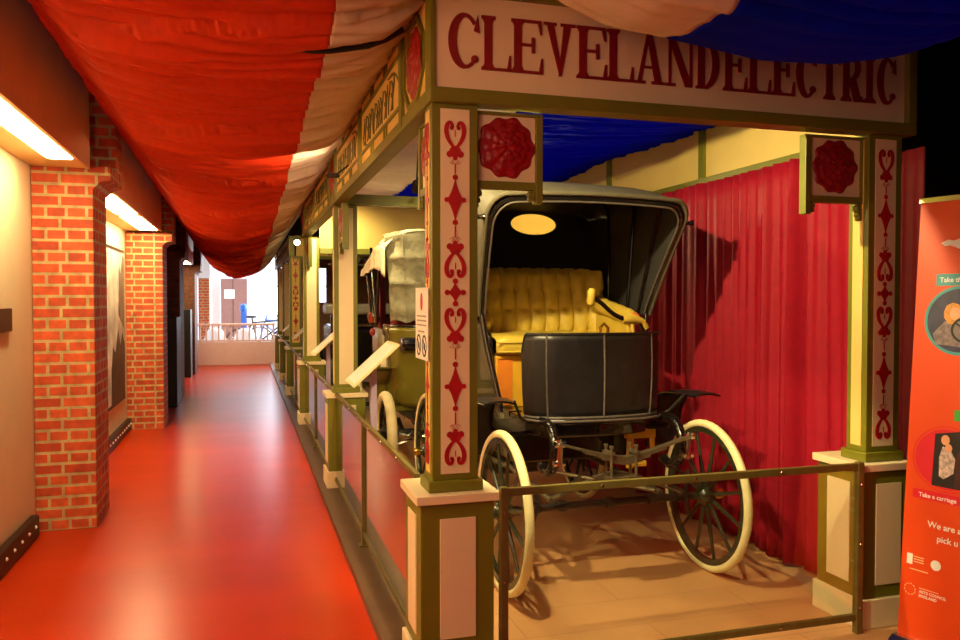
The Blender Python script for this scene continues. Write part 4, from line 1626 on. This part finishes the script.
    for nm, rows, m_ in (('hood_canvas', rows_o, M_HOODOUT), ('hood_lining', rows_i, M_HOODIN)):
        rs = skin(rows)
        g = B()
        k = len(rs[0])
        g.add([p for r in rs for p in r], [(i * k + j, i * k + j + 1, (i + 1) * k + j + 1, (i + 1) * k + j) for i in range(len(rs) - 1) for j in range(k - 1)])
        o = obj(nm, g, m_, T, smooth=True)
        if nm == 'hood_canvas':
            hood = o
    # rear curtain with oval window: a ring of faces from the last bow to the oval
    last = rows_i[-1]
    out2 = [(p[0], p[2]) for p in last]

    def backpt(x, z):
        return (x, 5.26 + .16 * max(0, min(1, (z - 1.46) / .71)) ** 1.15 - .006, z)
    oc = (XC + .135, 2.095)
    ow, oh = .178, .082
    ring = 72
    g = B()
    pts_o, pts_i = [], []
    poly = out2 + [out2[0]]
    for i in range(ring):
        a = 2 * PI * i / ring
        dx, dz = math.cos(a), math.sin(a)
        best = None
        for (xa, za), (xb, zb2) in zip(poly[:-1], poly[1:]):
            ex, ez = xb - xa, zb2 - za
            den = dx * ez - dz * ex
            if abs(den) < 1e-9:
                continue
            tt = ((xa - oc[0]) * ez - (za - oc[1]) * ex) / den
            uu = ((xa - oc[0]) * dz - (za - oc[1]) * dx) / den
            if tt > 0 and -1e-6 <= uu <= 1 + 1e-6 and (best is None or tt < best):
                best = tt
        pts_o.append((oc[0] + dx * best, oc[1] + dz * best))
        pts_i.append((oc[0] + ow * dx, oc[1] + oh * dz))
    NS = 6
    for k in range(NS + 1):
        f_ = k / NS
        g.v += [backpt(a[0] * (1 - f_) + b[0] * f_, a[1] * (1 - f_) + b[1] * f_) for a, b in zip(pts_o, pts_i)]
    for k in range(NS):
        g.f += [(k * ring + i, k * ring + (i + 1) % ring, (k + 1) * ring + (i + 1) % ring, (k + 1) * ring + i) for i in range(ring)]
    obj('rear_curtain', g, M_HOODIN, T, solid=.008)
    g = B().tube([backpt(oc[0] + ow * math.cos(a), oc[1] + oh * math.sin(a)) for a in np.linspace(0, 2 * PI, 40, endpoint=False)], .006, 8, closed=True)
    wfr = obj('window_surround', g, M_HOODIN, T, smooth=True)
    g = B()
    g.add([backpt(oc[0] + ow * math.cos(a), oc[1] + oh * math.sin(a)) for a in np.linspace(0, 2 * PI, 40, endpoint=False)], [tuple(range(40))])
    obj('rear_window', g, M_CELL, wfr, solid=.002)
    # bow rims at the mouth
    for off, r, m_ in ((.014, .014, M_HOODOUT), (-.012, .010, M_LACQ), (-.030, .006, M_PIPE)):
        s = section(4.45, 1.46, 4.055 + .01 * (off < 0), 2.10, off=off, ns=70)
        obj('hood_rim', B().tube(s, r, 8), m_, hood, smooth=True)
    for b in bows[1:4]:
        s = section(*b, off=-.02, ns=60)
        obj('hood_bow', B().tube(s, .011, 8), M_LACQ, T, smooth=True)
    # landau iron on each side and door irons
    for s in (-1, 1):
        x = XC + s * (WX + .02)
        g = B().tube([(x, 4.36, 1.80), (x - s * .02, 4.62, 1.64), (x, 4.85, 1.72), (x, 5.20, 1.86)], .011, 8)
        g.lathe([(0, -.02), (.022, -.02), (.022, .02), (0, .02)], (x - s * .02, 4.62, 1.64), (1, 0, 0), 12)
        obj('hood_iron', g, M_LACQ, T, smooth=True)
        g = B().tube([(XC + s * .54, 4.46, 1.50), (XC + s * .515, 4.43, 1.30), (XC + s * .465, 4.30, .93)], [.016, .018, .016], 10)
        obj('side_pillar', g, M_LACQ, T, smooth=True)
        g = B().lathe([(0, -.03), (.014, -.03), (.012, 0), (.02, .02), (0, .03)], (XC + s * (WX + .035), 4.13, 2.0), (1, 0, 0), 10)
        obj('hood_knob', g, M_LACQ, T, smooth=True)
    # mudguards
    for s in (-1, 1):
        xi, xo = (2.37, 2.585) if s > 0 else (1.15, 1.365)
        prof = [(4.37, .66), (4.355, .80), (4.325, .91), (4.26, .985), (4.18, 1.015), (4.09, 1.024), (3.98, 1.026), (3.88, 1.024)]
        g = B()

        def mg(a, b):
            i = a * (len(prof) - 1)
            k = min(int(i), len(prof) - 2)
            f_ = i - k
            y = prof[k][0] * (1 - f_) + prof[k + 1][0] * f_
            z = prof[k][1] * (1 - f_) + prof[k + 1][1] * f_
            tip = .75 + .25 * min(1, (1 - a) * 4)
            xm = (xi + xo) / 2
            return (xm + (xo - xi) * (b - .5) * tip, y, z - .012 * (2 * b - 1) ** 2)
        g.grid(mg, 40, 8)
        mo = obj('mudguard', g, M_LEATH, T, smooth=True, solid=.008)
        q = [mg(a, b) for a, b in [(t_, 0) for t_ in np.linspace(0, 1, 20)] + [(1, t_) for t_ in np.linspace(.1, .9, 6)] + [(t_, 1) for t_ in np.linspace(1, 0, 20)]]
        obj('mudguard_edge', B().tube(q, .006, 8), M_LACQ, mo, smooth=True)
        xm = XC + s * .40
        obj('mudguard_stay', B().tube([(1.36 if s < 0 else 2.38, 3.95, 1.022), (1.42 if s < 0 else 2.32, 4.02, .92), (1.48 if s < 0 else 2.26, 4.06, .885)], .008, 8), M_IRON, mo, smooth=True)
        obj('side_step', B().box(*( (1.36, 4.12, .80, 1.50, 4.60, .825) if s < 0 else (2.24, 4.12, .80, 2.38, 4.60, .825))), M_LACQ, T, bevel=.006)
    return T


M_CELL = mat('yellowed_celluloid', (240, 220, 160), rough=.3, var=.04, transl=.8)
carriage()


# ------------------------------------------------------------------ veteran car behind, seen from the rear
def veteran_car():
    T = thing('veteran_car', 'olive veteran car with a crumpled canvas hood and fat cream tyres behind the near column', 'car', (1.75, 7.7, ZP))
    zw = ZP + .361
    for x in (1.171, 2.33):
        wheel(T, (x, 6.80, zw), .361, 12, tr=.043, rim_m=M_IRON, sp_r=.007)
        wheel(T, (x, 8.75, zw), .361, 12, tr=.040, rim_m=M_IRON, sp_r=.007)
    obj('rear_axle', B().tube([(1.22, 6.80, zw), (2.28, 6.80, zw)], .028, 12), M_IRON, T, smooth=True)
    obj('front_axle', B().tube([(1.22, 8.75, zw), (2.28, 8.75, zw)], .024, 12), M_IRON, T, smooth=True)
    for x in (1.40, 2.10):
        obj('frame_rail', B().box(x - .025, 6.65, .50, x + .025, 9.3, .57), M_IRON, T, bevel=.005)
        g = B()
        for k in range(9):
            t0, t1 = k / 9, (k + 1) / 9
            f_ = lambda t_: Vector((x - .05, 6.45 + .75 * t_, .46 - .09 * math.sin(PI * t_)))
            g.beam(f_(t0), f_(t1), .04, .022)
        obj('rear_spring', g, M_IRON, T)
    g = B()
    g.tube([(1.22, 6.72, .30), (1.62, 6.65, .42), (1.9, 6.7, .48)], .016, 8)
    g.tube([(1.25, 6.62, .42), (1.55, 6.60, .34), (2.0, 6.62, .34)], .018, 8)
    g.tube([(1.30, 6.60, .56), (1.52, 6.6, .42)], .018, 8)
    obj('brake_linkage', g, M_CHROME, T, smooth=True)

    # rear tub, tulip shaped
    def tub(a, b):
        th = PI * a
        z = .62 + .70 * b
        fl = .92 + .12 * math.sin(b * 1.9) + (.03 if b > .93 else 0)
        x = 1.75 - .50 * fl * math.copysign(abs(math.cos(th)) ** .45, math.cos(th))
        y = 7.15 - .42 * fl * abs(math.sin(th)) ** .55
        return (x, y, z)
    tb = obj('rear_tub', B().grid(tub, 48, 16), M_OLIVE, T, smooth=True, solid=.02)
    obj('tub_moulding', B().tube([tub(a, 1.0) for a in np.linspace(0, 1, 40)], .014, 8), M_LACQ, tb, smooth=True)
    obj('tub_moulding', B().tube([tub(a, .74) for a in np.linspace(0, 1, 40)], .007, 8), M_BRASS, tb, smooth=True)
    obj('body_side', B().box(1.25, 7.15, .62, 1.29, 8.0, 1.28), M_OLIVE, T, bevel=.01)
    obj('body_side', B().box(2.21, 7.15, .62, 2.25, 8.0, 1.28), M_OLIVE, T, bevel=.01)
    obj('body_floor', B().box(1.27, 6.85, .58, 2.23, 9.0, .62), M_OLIVE, T)
    obj('bonnet', B().box(1.42, 8.25, .62, 2.08, 9.2, 1.12), M_OLIVE, T, bevel=.06)
    obj('scuttle', B().box(1.27, 8.05, .62, 2.23, 8.20, 1.22), M_OLIVE, T, bevel=.03)
    obj('seat_back', B().box(1.32, 7.30, 1.0, 2.18, 7.45, 1.62), M_RLEATH, T, bevel=.05)
    g = B()
    for k in range(6):
        x = 1.34 + .05 * k
        g.box(x - .02, 7.9, 1.2, x + .02, 7.93, 1.80)
    obj('side_curtain', B().grid(lambda a, b: (1.27 + .10 * a, 7.75 + .25 * a, 1.25 + .62 * b + .0), 8, 8), M_RLEATH, T, solid=.02)
    # lamp: black horizontal cylinder with bright bezel
    g = B().lathe([(0, -.01), (.055, -.01), (.06, .02), (.06, .17), (.045, .22), (0, .23)], (1.30, 6.70, 1.17), (1, 0, 0), 20)
    lp = obj('rear_lamp', g, M_LACQ, T, smooth=True)
    obj('bezel', B().lathe([(.05, -.025), (.066, -.02), (.068, .0), (.062, .01)], (1.30, 6.70, 1.17), (1, 0, 0), 20), M_CHROME, lp, smooth=True)
    # mudguard of the near rear wheel and pale side panel
    prof = [(7.30, .52), (7.24, .78), (7.05, .92), (6.82, .965)]
    g = B().grid(lambda a, b: (1.10 + .17 * b, *[prof[min(int(a * 3), 2)][j] * (1 - (a * 3 - min(int(a * 3), 2))) + prof[min(int(a * 3), 2) + 1][j] * (a * 3 - min(int(a * 3), 2)) for j in (0, 1)]), 24, 4)
    obj('mudguard', g, M_OLIVE, T, smooth=True, solid=.01)
    g = B().lathe([(0, 0), (.13, .0), (.135, .02), (.10, .03), (0, .032)], (1.245, 7.25, .98), (-1, 0, 0), 24)
    obj('side_disc', g, M_CANVL, T, smooth=True)

    # hood: crumpled rear curtain, pale side/top
    r = random.Random(4)
    ph = [r.uniform(0, 6.28) for _ in range(8)]

    def rearc(a, b):
        z = 1.36 + .80 * b
        hw = .56 - .05 * (1 - b)
        x = 1.75 - hw + 2 * hw * a
        cr = .018 * math.sin(14 * a + ph[0]) * math.sin(9 * b + ph[1]) + .012 * math.sin(30 * a + 7 * b + ph[2]) + .014 * math.sin(23 * b + 5 * a + ph[3])
        roll = .05 * math.exp(-((b - .42) / .03) ** 2) + .05 * math.exp(-((b - .70) / .03) ** 2)
        corner = .10 * (abs(2 * a - 1) ** 8)
        return (x, 6.86 - .06 * (1 - b) + cr - roll * .5 + corner + (.06 if b > .97 else 0), z - .03 * abs(2 * a - 1) ** 6 * (b > .9) + (.012 * math.sin(40 * a) if b < .02 else 0))
    rc_ = obj('hood_curtain', B().grid(rearc, 80, 70), M_CANVAS, T, smooth=True, solid=.012)
    g = B()
    for a in (.12, .30, .52):
        g.tube([Vector(rearc(a, b)) + Vector((0, -.012, 0)) for b in np.linspace(.02, .98, 16)], .006, 6)
    obj('hood_strap', g, M_CANVAS, rc_, smooth=True)

    def topc(a, b):
        y = 6.88 + 1.42 * b
        th = a
        hw = .57
        x = 1.75 - hw + 2 * hw * a
        drop = .16 * (abs(2 * a - 1) ** 5)
        z = 2.165 + .045 * math.sin(PI * min(1, b * 1.5)) - .16 * b ** 2 - drop + .008 * math.sin(20 * b) * abs(2 * a - 1)
        return (x, y, z)
    obj('hood_top', B().grid(topc, 40, 30), M_CANVL, T, smooth=True, solid=.012)

    def sidec(a, b):   # hanging side valance, narrowing forwards
        y = 6.88 + 1.42 * a
        z1 = topc(0, a)[2] + .005
        z0 = z1 - (.26 - .20 * a)
        return (1.178 - .012 * math.sin(a * 26) * (1 - b), y, z0 + (z1 - z0) * b)
    obj('hood_valance', B().grid(sidec, 50, 8), M_CANVL, T, smooth=True, solid=.01)
    for yb, zb_, yt, zt in ((7.45, 1.32, 8.25, 1.98), (7.45, 1.32, 7.80, 2.06), (7.45, 1.32, 7.25, 2.06), (7.75, 1.30, 8.10, 1.96)):
        for x in (1.20, 2.30):
            obj('hood_bow', B().tube([(x, yb, zb_), (x, yt, zt)], .014, 8), M_LACQ, T, smooth=True)
    g = B().lathe([(0, 0), (.05, .0), (.07, .06), (.05, .10), (0, .11)], (1.22, 7.75, 1.33), (0, 0, 1), 16)
    obj('bright_horn', g, M_CHROME, T, smooth=True)
    obj('horn_bulb', B().ell((1.19, 7.65, 1.24), (.028, .03, .038), 14, 10), M_RLEATH, T, smooth=True)


veteran_car()


def black_car():
    T = thing('black_car', 'black open car with bright rims seen between the columns, beyond the canvas-topped car', 'car', (1.55, 11.3, ZP))
    zw = ZP + .42
    for x in (1.08, 2.2):
        for y in (10.45, 12.25):
            wheel(T, (x, y, zw), .42, 14, tyre=mat('black_rubber', (30, 28, 27), rough=.7), tr=.03, rim_m=M_CHROME, sp_r=.006, seg=36)
    obj('body_tub', B().box(1.14, 10.45, .62, 2.14, 12.1, 1.20), M_LACQ, T, bevel=.06)
    obj('rear_deck', B().box(1.02, 10.40, 1.36, 2.2, 10.9, 1.50), mat('grey_enamel', (120, 116, 104), rough=.3), T, bevel=.03)
    obj('seat_back', B().box(1.10, 10.55, 1.05, 2.18, 10.75, 1.37), M_LACQ, T, bevel=.04)
    obj('moulding', B().box(1.13, 10.42, 1.20, 2.16, 10.46, 1.23), M_CHROME, T)
    obj('bonnet', B().box(1.25, 12.0, .62, 2.02, 12.6, 1.15), M_LACQ, T, bevel=.05)
    g = B()
    for k in range(14):
        a, b = PI * k / 14, PI * (k + 1) / 14
        p = lambda t: Vector((1.06, 10.45 + .50 * math.cos(t), zw + .06 + .45 * math.sin(t)))
        g.beam(p(a), p(b), .20, .012)
    obj('mudguard', g, M_LACQ, T)
    g = B()
    g.tube([(1.05, 10.35, 1.02), (1.0, 10.3, .75), (1.05, 10.3, .5)], .012, 8)
    g.tube([(1.3, 10.35, .95), (1.15, 10.3, .7), (1.4, 10.3, .55)], .012, 8)
    obj('bright_pipework', g, M_CHROME, T, smooth=True)
    return T


black_car()


# ------------------------------------------------------------------ far end: low wall with railing, bicycles, pier
t = thing('white_railing', 'pinkish white low wall with baluster railing closing off the corridor end', 'railing', (-.2, 19.85, 0))
obj('low_wall', B().box(-1.36, 19.80, 0, .72, 19.90, .55), M_PINKW, t, bevel=.006)
obj('top_rail', B().box(-1.36, 19.79, .94, .72, 19.91, .99), M_PINKW, t, bevel=.008)
obj('bottom_rail', B().box(-1.36, 19.80, .56, .72, 19.90, .60), M_PINKW, t)
for k in range(15):
    x = -1.28 + k * .14
    obj('baluster', B().box(x - .02, 19.825, .60, x + .02, 19.865, .94), M_PINKW, t, bevel=.004)

t = thing('brick_pier', 'brick pier with white top standing in the bright room beyond the railing', 'pillar', (-.95, 22.3, 0), 'brick piers along the corridor')
obj('shaft', B().box(-1.14, 22.0, 0, -.87, 22.5, 2.12), M_BRICK, t)
obj('white_head', B().box(-1.17, 21.97, 2.12, -.84, 22.53, 3.9), M_WHITE, t)
t = tag(obj('white_post', B().box(-.84, 23.0, 0, -.62, 23.3, 3.98), M_WHITE, at=(-.46, 23.1, 0)), 'white square post left of the brown door in the bright room', 'post')


def bicycle(x, y, label, m, sgn=1, s=1.0):
    T = thing('bicycle', label, 'bicycle', (x, y, 0), 'bicycles beyond the railing')
    V = lambda dx, dz: Vector((x + sgn * dx * s, y, dz * s))
    for dx in (-.5, .5):
        c = V(dx, .34)
        wh = obj('wheel', B().lathe([(.325 * s, -.012), (.34 * s, 0), (.325 * s, .012), (.31 * s, 0)], c, (0, 1, 0), 36, closed=True), M_INK, T, smooth=True)
        for k in range(10):
            a = PI * 2 * k / 10
            obj('spoke', B().tube([c, c + Vector((math.cos(a), 0, math.sin(a))) * .32 * s], .003, 5), M_CHROME, wh)
    g = B()
    for a, b in (((-.5, .34), (-.14, .32)), ((-.5, .34), (-.22, .82)), ((-.14, .32), (-.25, .90)), ((-.22, .80), (.33, .84)), ((-.14, .32), (.36, .72)), ((.30, .98), (.5, .34))):
        g.tube([V(*a), V(*b)], .017 * s, 8)
    obj('frame', g, m, T, smooth=True)
    obj('saddle', B().ell(V(-.27, .93), (.13 * s, .06 * s, .03 * s)), M_INK, T, smooth=True)
    obj('handlebar', B().tube([V(.42, 1.06) + Vector((0, -.25, 0)), V(.30, 1.02) + Vector((0, -.1, 0)), V(.30, 1.02) + Vector((0, .1, 0)), V(.42, 1.06) + Vector((0, .25, 0))], .012, 8), M_CHROME, T, smooth=True)
    obj('crank', B().lathe([(.0, -.01), (.09 * s, -.01), (.09 * s, .01), (0, .01)], V(-.14, .32), (0, 1, 0), 16), M_INK, T)
    return T


bicycle(.50, 22.2, 'dark bicycle parked beyond the railing at the right', M_INK, 1, 1.18)
bicycle(1.0, 24.0, 'blue bicycle parked farther back beyond the railing', M_BLUE, -1, 1.15)
t = thing('petrol_pump', 'small blue pump standing in front of the brown door', 'pump', (-.01, 24.3, 0))
obj('base', B().box(-.16, 24.1, 0, .14, 24.5, .22), M_BLUE, t, bevel=.02)
obj('column', B().box(-.09, 24.2, .22, .07, 24.4, 1.22), M_BLUE, t, bevel=.03)
obj('head', B().lathe([(.09, 0), (.11, .05), (.10, .18), (0, .24)], (-.01, 24.3, 1.22), (0, 0, 1), 16), M_BLUE, t, smooth=True)
for k, (x, lab) in enumerate(((-.72, 'left white dust sheet bundle behind the railing'), (.02, 'right white dust sheet bundle behind the railing'))):
    g = B().grid(lambda a, b: (x + (.30 + .03 * math.sin(9 * a * 2 * PI)) * math.cos(2 * PI * a) * math.cos(b * PI / 2) ** .6, 21.6 + .25 * math.sin(2 * PI * a) * math.cos(b * PI / 2) ** .6, .82 * math.sin(b * PI / 2) + .0), 48, 14)
    tag(obj('covered_bundle', g, M_WHITE, smooth=True, at=(x, 21.6, 0)), lab, 'bundle', 'covered bundles')


# ------------------------------------------------------------------ orange roller banner at the right
def text_mesh(s, size, fr, d, m, name, parent):
    cu = bpy.data.curves.new('txt', 'FONT')
    cu.body = s
    cu.size = size
    cu.extrude = 0.0004
    cu.resolution_u = 3
    cu.offset = size * .012
    o = bpy.data.objects.new('txt', cu)
    COL.objects.link(o)
    dg = bpy.context.evaluated_depsgraph_get()
    me = bpy.data.meshes.new_from_object(o.evaluated_get(dg))
    bpy.data.objects.remove(o)
    ov, u, v = (Vector(q) for q in fr)
    nn = u.cross(v)
    off = AT[parent.name]
    for q in me.vertices:
        c = q.co.copy()
        q.co = ov + u * c.x + v * c.y + nn * (d + c.z) - off
    me.materials.clear()
    me.materials.append(m)
    o2 = bpy.data.objects.new(name, me)
    COL.objects.link(o2)
    o2.parent = parent
    AT[o2.name] = off
    return o2


def banner():
    O0 = Vector((2.795, 2.84, .09))
    u = Vector((.25, -.968, 0)).normalized()
    v = Vector((.97 * .072, .25 * .072, 1)).normalized()
    u = (u - v * u.dot(v)).normalized()
    n = u.cross(v)
    fr = (O0, u, v)
    T = thing('roller_banner', 'tall orange roll-up banner with white text and round pictures at the right edge', 'banner', (2.9, 2.45, 0))
    L, H = .80, 1.90

    def rect(a0, b0, a1, b1, d0, d1, m, name, par=T, bevel=0):
        return obj(name, B().prism([(a0, b0), (a1, b0), (a1, b1), (a0, b1)], fr, d0, d1), m, par, bevel=bevel)
    sheet_ = rect(0, -.03, L, H, -.002, .0, M_BAN, 'vinyl_sheet')
    rect(-.005, H - .005, L + .005, H + .022, -.012, .010, M_CHROME, 'top_bar', bevel=.003)
    # base cassette on the floor
    bu = Vector((.25, -.968, 0)).normalized()
    g = B()
    nb = bu.cross(Z3)
    c0 = O0 - Vector((0, 0, O0.z)) - v * .0
    prof = [(-.075, .006), (.075, .006), (.075, .03), (.03, .062), (-.03, .062), (-.075, .03)]
    g.prism(prof, (c0 + bu * -.012, nb, Z3), 0, -(L + .024)) if False else None
    vs_ = []
    for e in (-.012, L + .012):
        for a, b in prof:
            vs_.append(c0 + bu * e + nb * a + Z3 * b)
    g.add(vs_, [tuple(range(6))[::-1], tuple(range(6, 12))] + [(i, (i + 1) % 6, 6 + (i + 1) % 6, 6 + i) for i in range(6)])
    obj('base_cassette', g, M_CHROME, T, bevel=.004)
    obj('support_pole', B().tube([c0 + bu * .4 - nb * .03 + Z3 * .05, O0 + u * .4 + v * (H - .01) - n * .03], .008, 8), M_CHROME, T)
    # print
    text_mesh('Take the', .030, (O0 + u * .103 + v * 1.542, u, v), .0012, M_WHITE, 'caption', sheet_)
    rect(.088, 1.526, .40, 1.578, .0002, .001, M_TEAL, 'caption_tag', sheet_)
    # teal framed photo of a child at a wheel
    c = (.195, 1.375)
    obj('picture_ring', B().disc(c, .150, fr, .0002, .0010, 48), M_TEAL, sheet_)
    obj('picture', B().disc(c, .137, fr, .001, .0016, 48), mat('photo_dark_blue', (44, 44, 84), var=.5, scale=18), sheet_)
    g = B().disc((.165, 1.40), .036, fr, .0016, .0022, 20)
    g.prism([(.128, 1.41), (.148, 1.36), (.182, 1.36), (.206, 1.41), (.19, 1.445), (.165, 1.452), (.14, 1.44)], fr, .0016, .0021)
    obj('pictured_hair', g, mat('photo_blonde', (206, 140, 60), var=.3, scale=60), sheet_)
    obj('pictured_face', B().disc((.176, 1.405), .022, fr, .0022, .0026, 18, ry=.028), mat('photo_skin', (226, 160, 126), var=.1), sheet_)
    obj('pictured_jacket', B().prism([(.085, 1.315), (.10, 1.27), (.22, 1.26), (.25, 1.33), (.205, 1.372), (.135, 1.372)], fr, .0016, .0020), mat('photo_grey', (120, 106, 116), var=.4, scale=50), sheet_)
    g = B()
    pts = [(.225 + .058 * math.cos(a), 1.335 + .052 * math.sin(a)) for a in np.linspace(0, 2 * PI, 28)]
    g.ribbon(pts, .010, fr, .0022, .0028)
    for a in (.4, 2.5, 4.6):
        g.ribbon([(.225, 1.335), (.225 + .056 * math.cos(a), 1.335 + .05 * math.sin(a))], .008, fr, .0022, .0027)
    obj('pictured_wheel', g, M_INK, sheet_)
    # crimson framed photo
    c = (.175, .775)
    g = B()
    g.ribbon([(c[0] + .148 * math.cos(a), c[1] + .140 * math.sin(a)) for a in np.linspace(0, 2 * PI, 44)], .004, fr, .0002, .0012)
    obj('picture_ring', g, M_PINK, sheet_)
    obj('picture', B().disc(c, .138, fr, .0002, .0010, 44, ry=.130), M_PINK, sheet_)
    obj('pictured_carriage', B().prism([(.115, .655), (.30, .655), (.30, .895), (.24, .905), (.12, .88)], fr, .001, .0016), mat('photo_black', (26, 18, 22), var=.5, scale=20), sheet_)
    obj('pictured_door', B().prism([(.21, .66), (.275, .66), (.29, .80), (.25, .86), (.215, .80)], fr, .0016, .0021), mat('photo_maroon', (70, 24, 30), var=.3, scale=20), sheet_)
    g = B().disc((.165, .858), .018, fr, .0016, .0024, 16, ry=.022)
    g.disc((.180, .825), .015, fr, .0016, .0026, 16, ry=.018)
    obj('pictured_face', g, MATS['photo_skin'], sheet_)
    obj('pictured_clothes', B().prism([(.145, .70), (.165, .69), (.205, .72), (.21, .78), (.19, .815), (.155, .83), (.142, .78)], fr, .0016, .0020), mat('photo_pale', (196, 176, 176), var=.5, scale=60), sheet_)
    rect(.035, .588, .335, .628, .0002, .0011, M_PINK, 'caption_tag', sheet_)
    text_mesh('Take a carriage', .0262, (O0 + u * .062 + v * .597, u, v), .0014, M_WHITE, 'caption', sheet_)
    rect(.195, .945, .42, .992, .0002, .001, M_LGREEN, 'caption_tag', sheet_)
    text_mesh('We are a', .0375, (O0 + u * .108 + v * .472, u, v), .0010, M_WHITE, 'headline', sheet_)
    text_mesh('pick u', .0375, (O0 + u * .150 + v * .418, u, v), .0010, M_WHITE, 'headline', sheet_)
    # white bird emblem
    g = B().prism([(.100, 1.715), (.13, 1.728), (.155, 1.722), (.20, 1.735), (.215, 1.715), (.25, 1.712), (.215, 1.698), (.20, 1.680), (.17, 1.690), (.14, 1.702), (.115, 1.700)][::-1], fr, .0002, .001)
    g.disc((.178, 1.702), .016, fr, .0002, .0009, 14)
    obj('bird_emblem', g, M_WHITE, sheet_)
    # logos
    g = B().prism([(.025, .292), (.05, .292), (.05, .338), (.025, .338)], fr, .0002, .001)
    obj('logo_block', g, M_WHITE, sheet_)
    g = B()
    for zz in (.329, .318, .307):
        g.ribbon([(.055, zz), (.10, zz)], .004, fr, .0002, .0009)
    g.ribbon([(.04, .272), (.12, .272)], .004, fr, .0002, .0009)
    obj('small_print', g, mat('pale_print', (250, 190, 150), var=.03), sheet_)
    obj('round_badge', B().disc((.152, .314), .022, fr, .0002, .001, 24), M_WHITE, sheet_)
    g = B()
    for a0 in range(0, 20, 2):
        a = 2 * PI * a0 / 20
        g.ribbon([(.045 + .024 * math.cos(a + q), .182 + .024 * math.sin(a + q)) for q in (0, .12, .24, .36)], .0035, fr, .0002, .0009)
    obj('ring_logo', g, MATS['pale_print'], sheet_)
    text_mesh('ARTS COUNCIL', .0165, (O0 + u * .086 + v * .178, u, v), .0008, M_WHITE, 'logo_text', sheet_)
    text_mesh('ENGLAND', .0165, (O0 + u * .086 + v * .160, u, v), .0008, M_WHITE, 'logo_text', sheet_)
    g = B()
    g.ribbon([(.086, .198), (.17, .198)], .003, fr, .0002, .0009)
    obj('small_print', g, MATS['pale_print'], sheet_)


banner()
